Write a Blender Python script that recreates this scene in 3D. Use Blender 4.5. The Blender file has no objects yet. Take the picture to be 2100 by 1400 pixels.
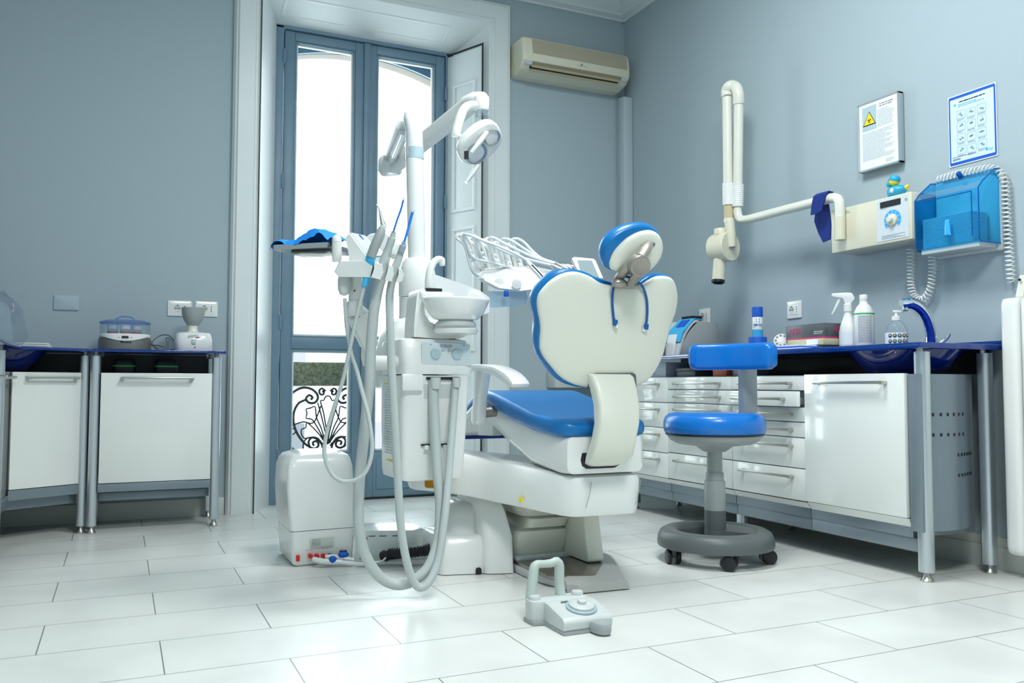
import bpy, bmesh, math, random
from mathutils import Vector, Matrix
random.seed(7)
C = bpy.context.scene.collection
R = math.radians
V = Vector

# ---------------------------------------------------------------- materials
def mat(name, col, rough=.5, metal=0., coat=0., spec=.5, alpha=None, trans=0., ior=1.45, emit=None, estr=0., bump=None, noise=None):
    m = bpy.data.materials.new(name); m.use_nodes = True
    nt = m.node_tree; b = nt.nodes['Principled BSDF']
    b.inputs['Base Color'].default_value = (*col, 1)
    b.inputs['Roughness'].default_value = rough
    b.inputs['Metallic'].default_value = metal
    b.inputs['Coat Weight'].default_value = coat
    b.inputs['Coat Roughness'].default_value = .06
    b.inputs['Specular IOR Level'].default_value = spec
    b.inputs['IOR'].default_value = ior
    b.inputs['Transmission Weight'].default_value = trans
    if emit:
        b.inputs['Emission Color'].default_value = (*emit, 1); b.inputs['Emission Strength'].default_value = estr
    if noise:      # (scale, second colour, amount)
        tc = nt.nodes.new('ShaderNodeTexCoord'); n = nt.nodes.new('ShaderNodeTexNoise')
        n.inputs['Scale'].default_value = noise[0]; n.inputs['Detail'].default_value = 4
        mx = nt.nodes.new('ShaderNodeMix'); mx.data_type = 'RGBA'
        rp = nt.nodes.new('ShaderNodeMapRange'); rp.inputs['From Min'].default_value = .35; rp.inputs['From Max'].default_value = .65
        rp.inputs['To Max'].default_value = noise[2]
        nt.links.new(tc.outputs['Object'], n.inputs['Vector']); nt.links.new(n.outputs['Fac'], rp.inputs['Value'])
        nt.links.new(rp.outputs['Result'], mx.inputs['Factor'])
        mx.inputs['A'].default_value = (*col, 1); mx.inputs['B'].default_value = (*noise[1], 1)
        nt.links.new(mx.outputs['Result'], b.inputs['Base Color'])
    if bump:       # (scale, strength)
        tc = nt.nodes.new('ShaderNodeTexCoord'); n = nt.nodes.new('ShaderNodeTexNoise')
        n.inputs['Scale'].default_value = bump[0]; n.inputs['Detail'].default_value = 3
        bp = nt.nodes.new('ShaderNodeBump'); bp.inputs['Strength'].default_value = bump[1]; bp.inputs['Distance'].default_value = .002
        nt.links.new(tc.outputs['Object'], n.inputs['Vector']); nt.links.new(n.outputs['Fac'], bp.inputs['Height'])
        nt.links.new(bp.outputs['Normal'], b.inputs['Normal'])
    return m

def see_through(name, tint, gloss=.08, body=None, amount=0., rough=.03):
    """clear or tinted sheet: transparent, with a fresnel gloss and an optional share of body colour"""
    m = bpy.data.materials.new(name); m.use_nodes = True
    nt = m.node_tree; nt.nodes.clear()
    o = nt.nodes.new('ShaderNodeOutputMaterial'); tr = nt.nodes.new('ShaderNodeBsdfTransparent'); gl = nt.nodes.new('ShaderNodeBsdfGlossy')
    tr.inputs['Color'].default_value = (*tint, 1); gl.inputs['Roughness'].default_value = rough
    src = tr.outputs[0]
    if body:
        df = nt.nodes.new('ShaderNodeBsdfDiffuse'); df.inputs['Color'].default_value = (*body, 1)
        m1 = nt.nodes.new('ShaderNodeMixShader'); m1.inputs[0].default_value = amount
        nt.links.new(tr.outputs[0], m1.inputs[1]); nt.links.new(df.outputs[0], m1.inputs[2]); src = m1.outputs[0]
    lw = nt.nodes.new('ShaderNodeLayerWeight'); lw.inputs['Blend'].default_value = .25
    ml = nt.nodes.new('ShaderNodeMath'); ml.operation = 'MULTIPLY'; ml.inputs[1].default_value = gloss * 4
    nt.links.new(lw.outputs['Fresnel'], ml.inputs[0])
    mx = nt.nodes.new('ShaderNodeMixShader')
    nt.links.new(ml.outputs[0], mx.inputs[0]); nt.links.new(src, mx.inputs[1]); nt.links.new(gl.outputs[0], mx.inputs[2])
    nt.links.new(mx.outputs[0], o.inputs['Surface'])
    return m

def tile_mat():
    m = bpy.data.materials.new('floor_tiles'); m.use_nodes = True
    nt = m.node_tree; b = nt.nodes['Principled BSDF']; N = nt.nodes.new; K = nt.links.new
    tc = N('ShaderNodeTexCoord'); mp = N('ShaderNodeMapping')
    mp.inputs['Location'].default_value = (-.1146 + 6.013, -1.984 + 6.01, 0)
    br = N('ShaderNodeTexBrick'); br.inputs['Scale'].default_value = 1; br.inputs['Brick Width'].default_value = .6013
    br.inputs['Row Height'].default_value = .3005; br.inputs['Mortar Size'].default_value = .0017; br.inputs['Mortar Smooth'].default_value = .1
    br.offset = .5; br.offset_frequency = 2
    br.inputs['Color1'].default_value = (.68, .695, .665, 1); br.inputs['Color2'].default_value = (.72, .735, .705, 1); br.inputs['Mortar'].default_value = (.16, .18, .16, 1)
    n1 = N('ShaderNodeTexNoise'); n1.inputs['Scale'].default_value = 3.5; n1.inputs['Detail'].default_value = 6; n1.inputs['Distortion'].default_value = .6
    mr = N('ShaderNodeMapRange'); mr.inputs['From Min'].default_value = .3; mr.inputs['From Max'].default_value = .7; mr.inputs['To Min'].default_value = .93; mr.inputs['To Max'].default_value = 1.04
    vm = N('ShaderNodeMix'); vm.data_type = 'RGBA'; vm.blend_type = 'MULTIPLY'; vm.inputs['Factor'].default_value = 1
    K(tc.outputs['Object'], mp.inputs['Vector']); K(mp.outputs[0], br.inputs['Vector']); K(tc.outputs['Object'], n1.inputs['Vector'])
    K(n1.outputs['Fac'], mr.inputs['Value']); K(br.outputs['Color'], vm.inputs['A']); K(mr.outputs['Result'], vm.inputs['B'])
    K(vm.outputs['Result'], b.inputs['Base Color'])
    rr = N('ShaderNodeMapRange'); rr.inputs['To Min'].default_value = .22; rr.inputs['To Max'].default_value = .42
    K(n1.outputs['Fac'], rr.inputs['Value']); K(rr.outputs['Result'], b.inputs['Roughness'])
    bp = N('ShaderNodeBump'); bp.inputs['Strength'].default_value = .6; bp.inputs['Distance'].default_value = .0015; bp.invert = True
    K(br.outputs['Fac'], bp.inputs['Height']); K(bp.outputs['Normal'], b.inputs['Normal'])
    return m

M = dict(
    wall=mat('wall_paint', (.385, .468, .510), .75, bump=(90, .12), spec=.25),
    white_paint=mat('white_woodwork_paint', (.72, .77, .77), .38, noise=(2.5, (.64, .71, .72), .5)),
    ceil=mat('ceiling_paint', (.70, .74, .72), .8),
    floor=tile_mat(),
    base=mat('baseboard_tile', (.60, .64, .60), .35),
    blue_wood=mat('blue_window_paint', (.135, .225, .30), .42, noise=(6, (.17, .27, .35), .5), bump=(60, .1)),
    bead=mat('white_glazing_bead', (.85, .87, .87), .35),
    plastic=mat('white_plastic', (.80, .82, .80), .22, coat=.35),
    cream=mat('cream_plastic', (.68, .66, .52), .35),
    ivory=mat('ivory_plastic', (.74, .75, .66), .28, coat=.2),
    grey_plastic=mat('grey_plastic', (.33, .36, .36), .4),
    lightgrey=mat('light_grey_plastic', (.56, .60, .59), .38),
    darkgrey=mat('dark_grey_plastic', (.105, .12, .125), .42),
    black=mat('black_plastic', (.012, .014, .018), .4),
    blue_vinyl=mat('blue_vinyl', (.002, .155, .44), .32, coat=.12, bump=(240, .12)),
    blue_pad=mat('blue_stool_vinyl', (.002, .165, .58), .28, coat=.2, bump=(240, .12)),
    navy=mat('navy_cloth', (.004, .025, .20), .75),
    drape=mat('blue_drape_paper', (.01, .25, .78), .75),
    lacquer=mat('white_lacquer', (.80, .83, .80), .16, coat=.5),
    alu=mat('satin_aluminium', (.60, .65, .68), .34, metal=.85),
    alu_panel=mat('grey_metal_panel', (.235, .285, .325), .38, metal=.45),
    steel=mat('brushed_steel', (.62, .62, .60), .25, metal=1.),
    nickel=mat('satin_nickel', (.52, .51, .46), .32, metal=.9),
    bronze=mat('taupe_metal', (.36, .33, .29), .35, metal=.6),
    chrome=mat('chrome', (.85, .87, .9), .06, metal=1.),
    iron=mat('wrought_iron', (.035, .042, .045), .7, spec=.2),
    hose=mat('grey_hose', (.47, .52, .51), .5),
    cable=mat('pale_tubing', (.74, .79, .80), .4),
    paper=mat('paper', (.80, .84, .88), .7),
    ink=mat('grey_print', (.22, .27, .32), .8),
    ink_blue=mat('blue_print', (.02, .16, .50), .8),
    cyan_print=mat('cyan_print', (.05, .42, .75), .7),
    royal=mat('royal_blue_print', (.005, .10, .55), .6),
    yellow=mat('warning_yellow', (.85, .68, .02), .5),
    red=mat('red_plastic', (.65, .02, .02), .4),
    green=mat('green_plastic', (.03, .50, .10), .5),
    orange=mat('orange_plastic', (.70, .12, .03), .45),
    amber=see_through('amber_bottle', (.85, .55, .12), .1, (.55, .26, .02), .5),
    glass=see_through('window_glass', (.96, .98, .98), .05),
    clear=see_through('clear_plastic', (.88, .93, .96), .10, (.75, .82, .88), .10),
    bluelid=see_through('blue_tinted_lid', (.55, .68, .92), .10, (.35, .50, .85), .22),
    bluecover=see_through('blue_transparent_cover', (.26, .74, 1.), .09, (.01, .30, .80), .07),
    blueglass=mat('blue_back_painted_glass', (.002, .012, .14), .05, coat=.6),
    blueglass_edge=mat('blue_glass_edge', (.002, .034, .22), .08, coat=.5),
    bluechrome=mat('blue_anodised_metal', (.01, .05, .42), .12, metal=.8),
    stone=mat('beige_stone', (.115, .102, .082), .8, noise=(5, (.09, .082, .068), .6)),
    facade=mat('white_facade', (.34, .33, .32), .9),
    moss=mat('green_screen_mat', (.11, .125, .07), .95, noise=(60, (.28, .27, .19), .9)),
)

# ---------------------------------------------------------------- mesh building
class MB:
    def __init__(self): self.b = bmesh.new()
    def merge(self, t, mx=None):
        if mx is not None: t.transform(mx)
        me = bpy.data.meshes.new('tmp'); t.to_mesh(me); t.free(); self.b.from_mesh(me); bpy.data.meshes.remove(me); return self
    def bx(self, x0, x1, y0, y1, z0, z1, bev=0, seg=2, mx=None):
        t = bmesh.new(); bmesh.ops.create_cube(t, size=1)
        for v in t.verts: v.co = V(((x0+x1)/2 + v.co.x*(x1-x0), (y0+y1)/2 + v.co.y*(y1-y0), (z0+z1)/2 + v.co.z*(z1-z0)))
        if bev: bmesh.ops.bevel(t, geom=t.edges[:], offset=min(bev, .49*min(abs(x1-x0), abs(y1-y0), abs(z1-z0))), segments=seg, affect='EDGES', profile=.5)
        return self.merge(t, mx)
    def rings(self, rings, cap=True, closed=False):
        """skin a list of equally long closed rings"""
        b = self.b; vs = [[b.verts.new(p) for p in r] for r in rings]; n = len(vs[0])
        pairs = list(zip(vs, vs[1:])) + ([(vs[-1], vs[0])] if closed else [])
        for a, c in pairs:
            for i in range(n):
                try: b.faces.new((a[i], a[(i+1) % n], c[(i+1) % n], c[i]))
                except ValueError: pass
        if cap and not closed:
            try: b.faces.new(vs[0][::-1]); b.faces.new(vs[-1])
            except ValueError: pass
        return self
    def tube(self, pts, r, n=12, smooth=True, step=.012, cap=True, flat=1.0):
        pts = [V(p) for p in pts]
        if smooth and len(pts) > 2: pts, rr = spline(pts, r, step)
        else: rr = list(r) if isinstance(r, (list, tuple)) else [r]*len(pts)
        up = None; rings = []
        for i, p in enumerate(pts):
            d = (pts[min(i+1, len(pts)-1)] - pts[max(i-1, 0)]).normalized()
            if up is None: up = V((0, 0, 1)) if abs(d.z) < .9 else V((0, 1, 0))
            s = d.cross(up).normalized(); up = s.cross(d).normalized()
            rings.append([p + (s*math.cos(2*math.pi*k/n) + up*math.sin(2*math.pi*k/n)*flat)*rr[i] for k in range(n)])
        return self.rings(rings, cap)
    def lathe(self, prof, c=(0, 0, 0), n=32, axis=(0, 0, 1), sx=1., sy=1., cap=True):
        q = V((0, 0, 1)).rotation_difference(V(axis).normalized()); c = V(c)
        return self.rings([[c + q @ V((r*sx*math.cos(2*math.pi*k/n), r*sy*math.sin(2*math.pi*k/n), z)) for k in range(n)] for r, z in prof], cap)
    def cyl(self, a, b, r, n=20, r2=None, bev=0):
        a, b = V(a), V(b); h = (b-a).length; r2 = r if r2 is None else r2
        pr = [(r, 0), (r2, h)] if not bev else [(r-bev, 0), (r-bev*.3, bev*.3), (r, bev), (r2, h-bev), (r2-bev*.3, h-bev*.3), (r2-bev, h)]
        return self.lathe(pr, a, n, b-a)
    def ball(self, c, r, n=16, mx=None):
        t = bmesh.new(); bmesh.ops.create_uvsphere(t, u_segments=n, v_segments=max(8, n*2//3), radius=1)
        r = r if isinstance(r, (tuple, list)) else (r, r, r)
        for v in t.verts: v.co = V((v.co.x*r[0], v.co.y*r[1], v.co.z*r[2]))
        if mx is not None: t.transform(mx)
        for v in t.verts: v.co += V(c)
        return self.merge(t)
    def puff(self, poly, layers, o=(0, 0, 0), u=(1, 0, 0), v=(0, 0, 1), w=None, curve=None):
        """pillow a 2D outline: layers = (inset, height along w); curve(x, y) adds to the height"""
        o, u, v = V(o), V(u).normalized(), V(v).normalized(); w = u.cross(v) if w is None else V(w)
        n = len(poly); A = sum(poly[i][0]*poly[(i+1) % n][1] - poly[(i+1) % n][0]*poly[i][1] for i in range(n))
        nm = []
        for i in range(n):
            d = (poly[(i+1) % n][0]-poly[i-1][0], poly[(i+1) % n][1]-poly[i-1][1]); l = math.hypot(*d) or 1
            nm.append((-d[1]/l, d[0]/l) if A > 0 else (d[1]/l, -d[0]/l))
        rg = []
        gx, gy = sum(p[0] for p in poly)/n, sum(p[1] for p in poly)/n
        for ly in layers:
            ins, hh, scl = (*ly, 1.)[:3]
            r = []
            for (x, y), (a, b) in zip(poly, nm):
                x2, y2 = gx+(x-gx)*scl+a*ins, gy+(y-gy)*scl+b*ins
                r.append(o + u*x2 + v*y2 + w*(hh + (curve(x2, y2) if curve else 0)))
            rg.append(r)
        return self.rings(rg, True)
    def prism(self, poly, d0, d1, o=(0, 0, 0), u=(1, 0, 0), v=(0, 0, 1), bev=0, w=None):
        if bev: return self.puff(poly, [(bev, d0), (bev*.3, d0+bev*.3*(1 if d1 > d0 else -1)), (0, d0+bev*(1 if d1 > d0 else -1)), (0, d1-bev*(1 if d1 > d0 else -1)), (bev*.3, d1-bev*.3*(1 if d1 > d0 else -1)), (bev, d1)], o, u, v, w)
        return self.puff(poly, [(0, d0), (0, d1)], o, u, v, w)
    def quad(self, a, b, c, d):
        self.b.faces.new([self.b.verts.new(p) for p in (a, b, c, d)]); return self
    def build(self, name, material, parent=None, ang=38, origin=None):
        b = self.b; bmesh.ops.recalc_face_normals(b, faces=b.faces[:])
        off = V((0, 0, 0))
        if parent is not None:
            p = parent
            while p.parent: p = p.parent
            off = V(p.location)
        elif origin is not None: off = V(origin)
        for v in b.verts: v.co -= off
        me = bpy.data.meshes.new(name); b.to_mesh(me); b.free()
        for f in me.polygons: f.use_smooth = True
        me.set_sharp_from_angle(angle=R(ang))
        me.materials.append(material if not isinstance(material, str) else M[material])
        o = bpy.data.objects.new(name, me); C.objects.link(o)
        if parent is not None: o.parent = parent
        elif origin is not None: o.location = off
        return o

def spline(pts, r, step):
    rr = list(r) if isinstance(r, (list, tuple)) else [r]*len(pts)
    out, ro = [], []
    n = len(pts)
    for i in range(n-1):
        p0, p1, p2, p3 = pts[max(i-1, 0)], pts[i], pts[i+1], pts[min(i+2, n-1)]
        k = max(2, int((p2-p1).length/step))
        for j in range(k):
            t = j/k
            out.append(.5*((2*p1) + (p2-p0)*t + (2*p0-5*p1+4*p2-p3)*t*t + (3*p1-p0-3*p2+p3)*t**3)); ro.append(rr[i]+(rr[i+1]-rr[i])*t)
    out.append(pts[-1]); ro.append(rr[-1])
    return out, ro

def sm(poly, k=4):
    """closed Catmull-Rom through 2D points"""
    n = len(poly); out = []
    for i in range(n):
        p0, p1, p2, p3 = poly[i-1], poly[i], poly[(i+1) % n], poly[(i+2) % n]
        for j in range(k):
            t = j/k
            out.append(tuple(.5*(2*p1[a]+(p2[a]-p0[a])*t+(2*p0[a]-5*p1[a]+4*p2[a]-p3[a])*t*t+(3*p1[a]-p0[a]-3*p2[a]+p3[a])*t**3) for a in (0, 1)))
    return out

def rnd(poly, r, k=4):
    """round the corners of a 2D polygon; r is one radius or one for each corner"""
    n = len(poly); out = []; rs = r if isinstance(r, (list, tuple)) else [r]*n
    for i in range(n):
        p, a, b = V((*poly[i], 0)), V((*poly[i-1], 0)), V((*poly[(i+1) % n], 0))
        q = min(rs[i], .48*(a-p).length, .48*(b-p).length)
        if q < 1e-6: out.append((p.x, p.y)); continue
        s, e = p+(a-p).normalized()*q, p+(b-p).normalized()*q
        for j in range(k+1):
            t = j/k; c = s*(1-t)**2 + p*2*t*(1-t) + e*t*t; out.append((c.x, c.y))
    return out

def rect(x0, x1, y0, y1, r=0, k=4):
    return rnd([(x0, y0), (x1, y0), (x1, y1), (x0, y1)], r, k) if r else [(x0, y0), (x1, y0), (x1, y1), (x0, y1)]

def ell(cx, cy, a, b, n=32, e=1., rot=0.):
    out = []
    for i in range(n):
        t = 2*math.pi*i/n; c, s = math.cos(t), math.sin(t)
        x = a*math.copysign(abs(c)**e, c); y = b*math.copysign(abs(s)**e, s)
        out.append((cx+x*math.cos(rot)-y*math.sin(rot), cy+x*math.sin(rot)+y*math.cos(rot)))
    return out

def ring3(poly, z): return [(x, y, z) for x, y in poly]

# ---------------------------------------------------------------- scene graph
def tag(o, label, cat, group=None):
    o['label'] = label; o['category'] = cat
    if group: o['group'] = group
    return o
def thing(name, label, cat, loc=(0, 0, 0), group=None):
    o = bpy.data.objects.new(name, None); o.empty_display_size = .05; C.objects.link(o); o.location = loc
    return tag(o, label, cat, group)
def struct(mb, name, m, parent=None, ang=38):
    o = mb.build(name, m, parent, ang)
    if parent is None: o['kind'] = 'structure'
    return o
def dup(root, loc, label=None):
    r = root.copy(); C.objects.link(r); r.location = loc
    if label: r['label'] = label
    for ch in root.children:
        c = ch.copy(); C.objects.link(c); c.parent = r
        for g in ch.children:
            d = g.copy(); C.objects.link(d); d.parent = c
    return r
def text(s, size, o, u, v, m, name, parent=None, align='CENTER', depth=.0006, bold=0.):
    """lettering as a thin mesh; o is the anchor, u the reading direction, v up"""
    cu = bpy.data.curves.new(name, 'FONT'); cu.body = s; cu.size = size; cu.align_x = align; cu.align_y = 'CENTER'; cu.extrude = depth; cu.offset = bold
    cu.resolution_u = 3
    tmp = bpy.data.objects.new(name, cu); C.objects.link(tmp); bpy.context.view_layer.update()
    me = bpy.data.meshes.new_from_object(tmp.evaluated_get(bpy.context.evaluated_depsgraph_get()))
    bpy.data.objects.remove(tmp); bpy.data.curves.remove(cu)
    u, v = V(u).normalized(), V(v).normalized(); w = u.cross(v)
    me.transform(Matrix(((u.x, v.x, w.x, o[0]), (u.y, v.y, w.y, o[1]), (u.z, v.z, w.z, o[2]), (0, 0, 0, 1))))
    mb = MB(); mb.b.from_mesh(me); bpy.data.meshes.remove(me)
    return mb.build(name, m, parent)
def words(mb, o, u, v, w0, w1, y0, lines, lh, th=.45, gap=.3, seed=1):
    """rows of small printed dashes too small to read, from y0 downwards"""
    rg = random.Random(seed); o, u, v = V(o), V(u).normalized(), V(v).normalized(); wv = u.cross(v)*.0004
    for i in range(lines):
        x = w0; y = y0-i*lh; end = w1-(w1-w0)*rg.choice((0, 0, .05, .12, .3))
        while x < end:
            l = lh*rg.uniform(.8, 3.2); e = min(x+l, end)
            a, b = o+u*x+v*y+wv, o+u*e+v*y+wv
            mb.quad(a, b, b+v*lh*th, a+v*lh*th); x = e+lh*gap
    return mb
def helix(path, rad, turns, n=14):
    """points of a coil wound round a path"""
    pts, _ = spline([V(p) for p in path], 0, .01)
    L = [0]
    for a, b in zip(pts, pts[1:]): L.append(L[-1]+(b-a).length)
    out = []; N = int(turns*n); up = None; j = 0
    for i in range(N+1):
        s = L[-1]*i/N
        while j < len(pts)-2 and L[j+1] < s: j += 1
        f = (s-L[j])/max(1e-9, L[j+1]-L[j]); p = pts[j].lerp(pts[j+1], f); d = (pts[min(j+3, len(pts)-1)]-pts[max(j-2, 0)]).normalized()
        if up is None: up = V((1, 0, 0)) if abs(d.x) < .9 else V((0, 0, 1))
        sd = d.cross(up).normalized(); up = sd.cross(d).normalized(); a = 2*math.pi*i/n
        out.append(p + (sd*math.cos(a)+up*math.sin(a))*rad)
    return out

# ================================================================ THE SETTING
WY, WX, LXW, FY, CZ = 4.93, 3.11, -1.02, -2.2, 3.335     # back wall, right wall, left wall, wall behind the camera, ceiling
mb = MB(); mb.bx(LXW-.1, WX+.1, FY-.1, 5.30, -.1, 0); struct(mb, 'floor', 'floor')
mb = MB(); mb.bx(LXW-.1, WX+.1, FY-.1, 5.30, CZ, CZ+.1); struct(mb, 'ceiling', 'ceil')
mb = MB(); mb.bx(LXW-.1, .62, WY, 5.30, 0, CZ); mb.bx(2.15, WX+.1, WY, 5.30, 0, CZ); mb.bx(.62, 2.15, WY, 5.30, 3.05, CZ); struct(mb, 'wall_back', 'wall')
mb = MB(); mb.bx(WX, WX+.1, FY-.1, WY, 0, CZ); struct(mb, 'wall_right', 'wall')
mb = MB(); mb.bx(LXW-.1, LXW, FY-.1, WY, 0, CZ); struct(mb, 'wall_left', 'wall')
mb = MB(); mb.bx(LXW, WX, FY-.1, FY, 0, CZ); struct(mb, 'wall_front', 'wall')
mb = MB(); mb.bx(LXW, .53, WY-.011, WY, 0, .095, .003); mb.bx(2.236, WX, WY-.011, WY, 0, .095, .003); struct(mb, 'baseboard_back', 'base')
mb = MB(); mb.bx(WX-.011, WX, FY, WY-.011, 0, .088, .003); mb.bx(WX-.005, WX, FY, WY-.011, .088, .125, .001); struct(mb, 'baseboard_right', 'base')
prof = [(0, 3.212), (.012, 3.212), (.018, 3.222), (.05, 3.236), (.056, 3.25), (.095, 3.285), (.10, 3.30), (.135, 3.318), (.14, CZ), (0, CZ)]
mb = MB(); mb.rings([[(x, WY-d, z) for d, z in prof] for x in (LXW, WX)]); struct(mb, 'trim_1', 'white_paint', ang=20)
mb = MB(); mb.rings([[(WX-d, y, z) for d, z in prof] for y in (FY, WY)]); struct(mb, 'trim_2', 'white_paint', ang=20)

# ---- french window: casing, splayed reveals, blue frame and sashes
mb = MB()
cp = [(0, WY), (0, 4.905), (.012, 4.885), (.02, 4.893), (.028, 4.88), (.115, 4.88), (.12, 4.888), (.13, 4.888), (.147, 4.90), (.147, WY)]   # across the face, outer to inner
rg = []
for (x, z, sx, sz) in ((.533, 0, 1, 0), (.533, 3.156, 1, -1), (2.234, 3.156, -1, -1), (2.234, 0, -1, 0)):
    rg.append([(x+sx*a, y, z+sz*a) for a, y in cp])
mb.rings(rg); struct(mb, 'trim_3', 'white_paint', ang=25)
cas = bpy.data.objects['trim_3']
def board(a, b, z0, z1, th=.03):
    (x0, y0), (x1, y1) = a, b
    return [(x0, y0), (x1, y1)], z0, z1
win = bpy.data.objects.new('window_1', None); C.objects.link(win); win.location = (1.377, 5.22, 0); win['kind'] = 'structure'
# reveals (splayed white boards)
def slab(a, b, c, d, off):       # four corners + thickness vector
    a, b, c, d = map(V, (a, b, c, d)); o = V(off); return MB().rings([[a, b, c, d], [a+o, b+o, c+o, d+o]])
slab((.68, 4.90, 0), (.812, 5.20, 0), (.812, 5.20, 2.89), (.68, 4.90, 3.01), (-.03, 0, 0)).build('reveal_board', 'white_paint', win)
slab((2.082, 4.90, 0), (1.945, 5.20, 0), (1.945, 5.20, 2.89), (2.082, 4.90, 3.01), (.03, 0, 0)).build('reveal_board', 'white_paint', win)
slab((.66, 4.89, 3.012), (2.10, 4.89, 3.012), (2.10, 5.22, 2.882), (.66, 5.22, 2.882), (0, 0, .04)).build('reveal_soffit', 'white_paint', win)
# raised panel mouldings on soffit and the folded shutter leaf standing in the right reveal
su, sv = V((1, 0, 0)), V((0, .33, -.13)).normalized()
def molding(mb, o, u, v, x0, x1, y0, y1, w=.02, h=.008):
    n = V(u).cross(V(v))
    for ins, hh in ((0, h),):
        for (a, b, c, d) in ((x0, x1, y0, y0+w), (x0, x1, y1-w, y1), (x0, x0+w, y0+w, y1-w), (x1-w, x1, y0+w, y1-w)):
            mb.prism(rect(a, b, c, d), -.002, hh, o, u, v, bev=.003)
mb = MB(); molding(mb, (.66, 4.89, 3.012), su, sv, .16, 1.20, .09, .26); molding(mb, (.66, 4.89, 3.012), su, sv, .10, 1.30, .325, .345, .01, .012)
mb.build('soffit_moulding', 'white_paint', win)
ru, rv = (V((1.945, 5.20, 0))-V((2.082, 4.90, 0))).normalized(), V((0, 0, 1))
ro = V((2.082, 4.90, 0)) + V((-.02, 0, 0))
leaf = MB(); leaf.prism(rect(.02, .325, .03, 2.86), -.018, .0, ro, ru, rv, bev=.003); lf = leaf.build('folded_shutter', 'white_paint', win)
mb = MB()
for z0, z1 in ((.12, .82), (.92, 1.72), (1.82, 2.66)): molding(mb, ro+ru*.345-ru.cross(rv)*.018, -ru, rv, .07, .275, z0, z1, .022, .008)
mb.build('shutter_moulding', 'white_paint', lf)
MB().prism(rect(.008, .018, .03, 2.88), -.02, -.015, ro, ru, rv).build('shutter_gap', 'black', lf)
MB().prism(rect(.018, .33, 2.868, 2.878), -.02, -.015, ro, ru, rv).build('shutter_gap', 'black', lf)
MB().bx(.6785, .6825, 4.886, 4.90, 0, 3.0).build('casing_gap', 'black', win)
# fixed blue frame
mb = MB(); mb.bx(.807, .855, 5.19, 5.27, 0, 2.89, .004); mb.bx(1.90, 1.95, 5.19, 5.27, 0, 2.89, .004); mb.bx(.807, 1.95, 5.19, 5.27, 2.872, 2.92, .004)
mb.build('window_frame', 'blue_wood', win)
def sash(x0, x1, gl, gr, nm='window_sash'):
    m2 = MB(); zt, zb = 2.868, .012
    for (a, b, c, d) in ((x0, gl, zb, zt), (gr, x1, zb, zt), (gl, gr, 2.812, zt), (gl, gr, .925, .995), (gl, gr, zb, .29)):
        m2.bx(a, b, 5.205, 5.26, c, d, .004)
    s = m2.build(nm, 'blue_wood', win)
    m3 = MB()
    for z0, z1 in ((.995, 2.812), (.29, .925)):      # thin blue bead towards the room
        for (a, b, c, d) in ((gl, gl+.012, z0, z1), (gr-.012, gr, z0, z1), (gl+.012, gr-.012, z0, z0+.012), (gl+.012, gr-.012, z1-.012, z1)):
            m3.bx(a, b, 5.212, 5.228, c, d, .002)
    m3.build('sash_bead', 'blue_wood', s)
    m3 = MB()
    for z0, z1 in ((.995, 2.812), (.29, .925)):      # white spacer of the double glazing
        for (a, b, c, d) in ((gl, gl+.022, z0, z1), (gr-.022, gr, z0, z1), (gl+.022, gr-.022, z0, z0+.022), (gl+.022, gr-.022, z1-.022, z1)):
            m3.bx(a, b, 5.230, 5.25, c, d, .003)
    m3.build('glazing_spacer', 'bead', s)
    for z0, z1 in ((.995, 2.812), (.29, .925)): MB().bx(gl, gr, 5.228, 5.230, z0, z1).build('pane', 'glass', s)
    m4 = MB(); m4.bx(gl+.02, gr-.02, 5.198, 5.207, .06, .25, .006); m4.build('kick_panel', 'blue_wood', s)
    return s
sl = sash(.862, 1.369, .925, 1.300); sr = sash(1.373, 1.896, 1.437, 1.835)
MB().bx(1.352, 1.392, 5.188, 5.206, .012, 2.868, .006).build('meeting_stile', 'blue_wood', win)
MB().bx(.86, 1.90, 5.20, 5.24, 0, .012).build('floor_gap', 'black', win)
for s, x, zs in ((sl, .858, (.28, 1.08, 1.93, 2.70)), (sr, 1.899, (.28, 1.08, 1.90, 2.62))):
    for z in zs: MB().cyl((x, 5.19, z-.045), (x, 5.19, z+.045), .009, 10, bev=.003).build('hinge', 'blue_wood', s)

# ---- outside: arched stone opening, balcony rail, houses far across the street
def arc(cx, peak, Rr, half, n=24): return [(cx-half+2*half*i/n, peak-Rr+math.sqrt(Rr*Rr-(-half+2*half*i/n)**2)) for i in range(n+1)]
a1 = arc(1.385, 2.868, 1.55, .62); a2 = arc(1.42, 2.932, 1.6, .70)
mb = MB(); pl = a1 + [(2.1, a1[-1][1]), (2.1, 3.2), (.66, 3.2), (.66, a1[0][1])]
mb.prism(pl, 0, .02, (0, 5.43, 0), (1, 0, 0), (0, 0, 1)); struct(mb, 'trim_4', 'blue_wood')
mb = MB()
mb.rings([[(x, 5.44, z) for x, z in a1]+[(2.3, 5.44, 3.5), (.4, 5.44, 3.5)], [(x, 5.70, z) for x, z in a2]+[(2.3, 5.70, 3.5), (.4, 5.70, 3.5)]])
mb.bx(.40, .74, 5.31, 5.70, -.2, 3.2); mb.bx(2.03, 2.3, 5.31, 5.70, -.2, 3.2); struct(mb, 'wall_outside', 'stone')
mb = MB(); mb.bx(.3, 2.4, 5.30, 6.1, -.15, -.012); struct(mb, 'floor_balcony', 'stone')

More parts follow.
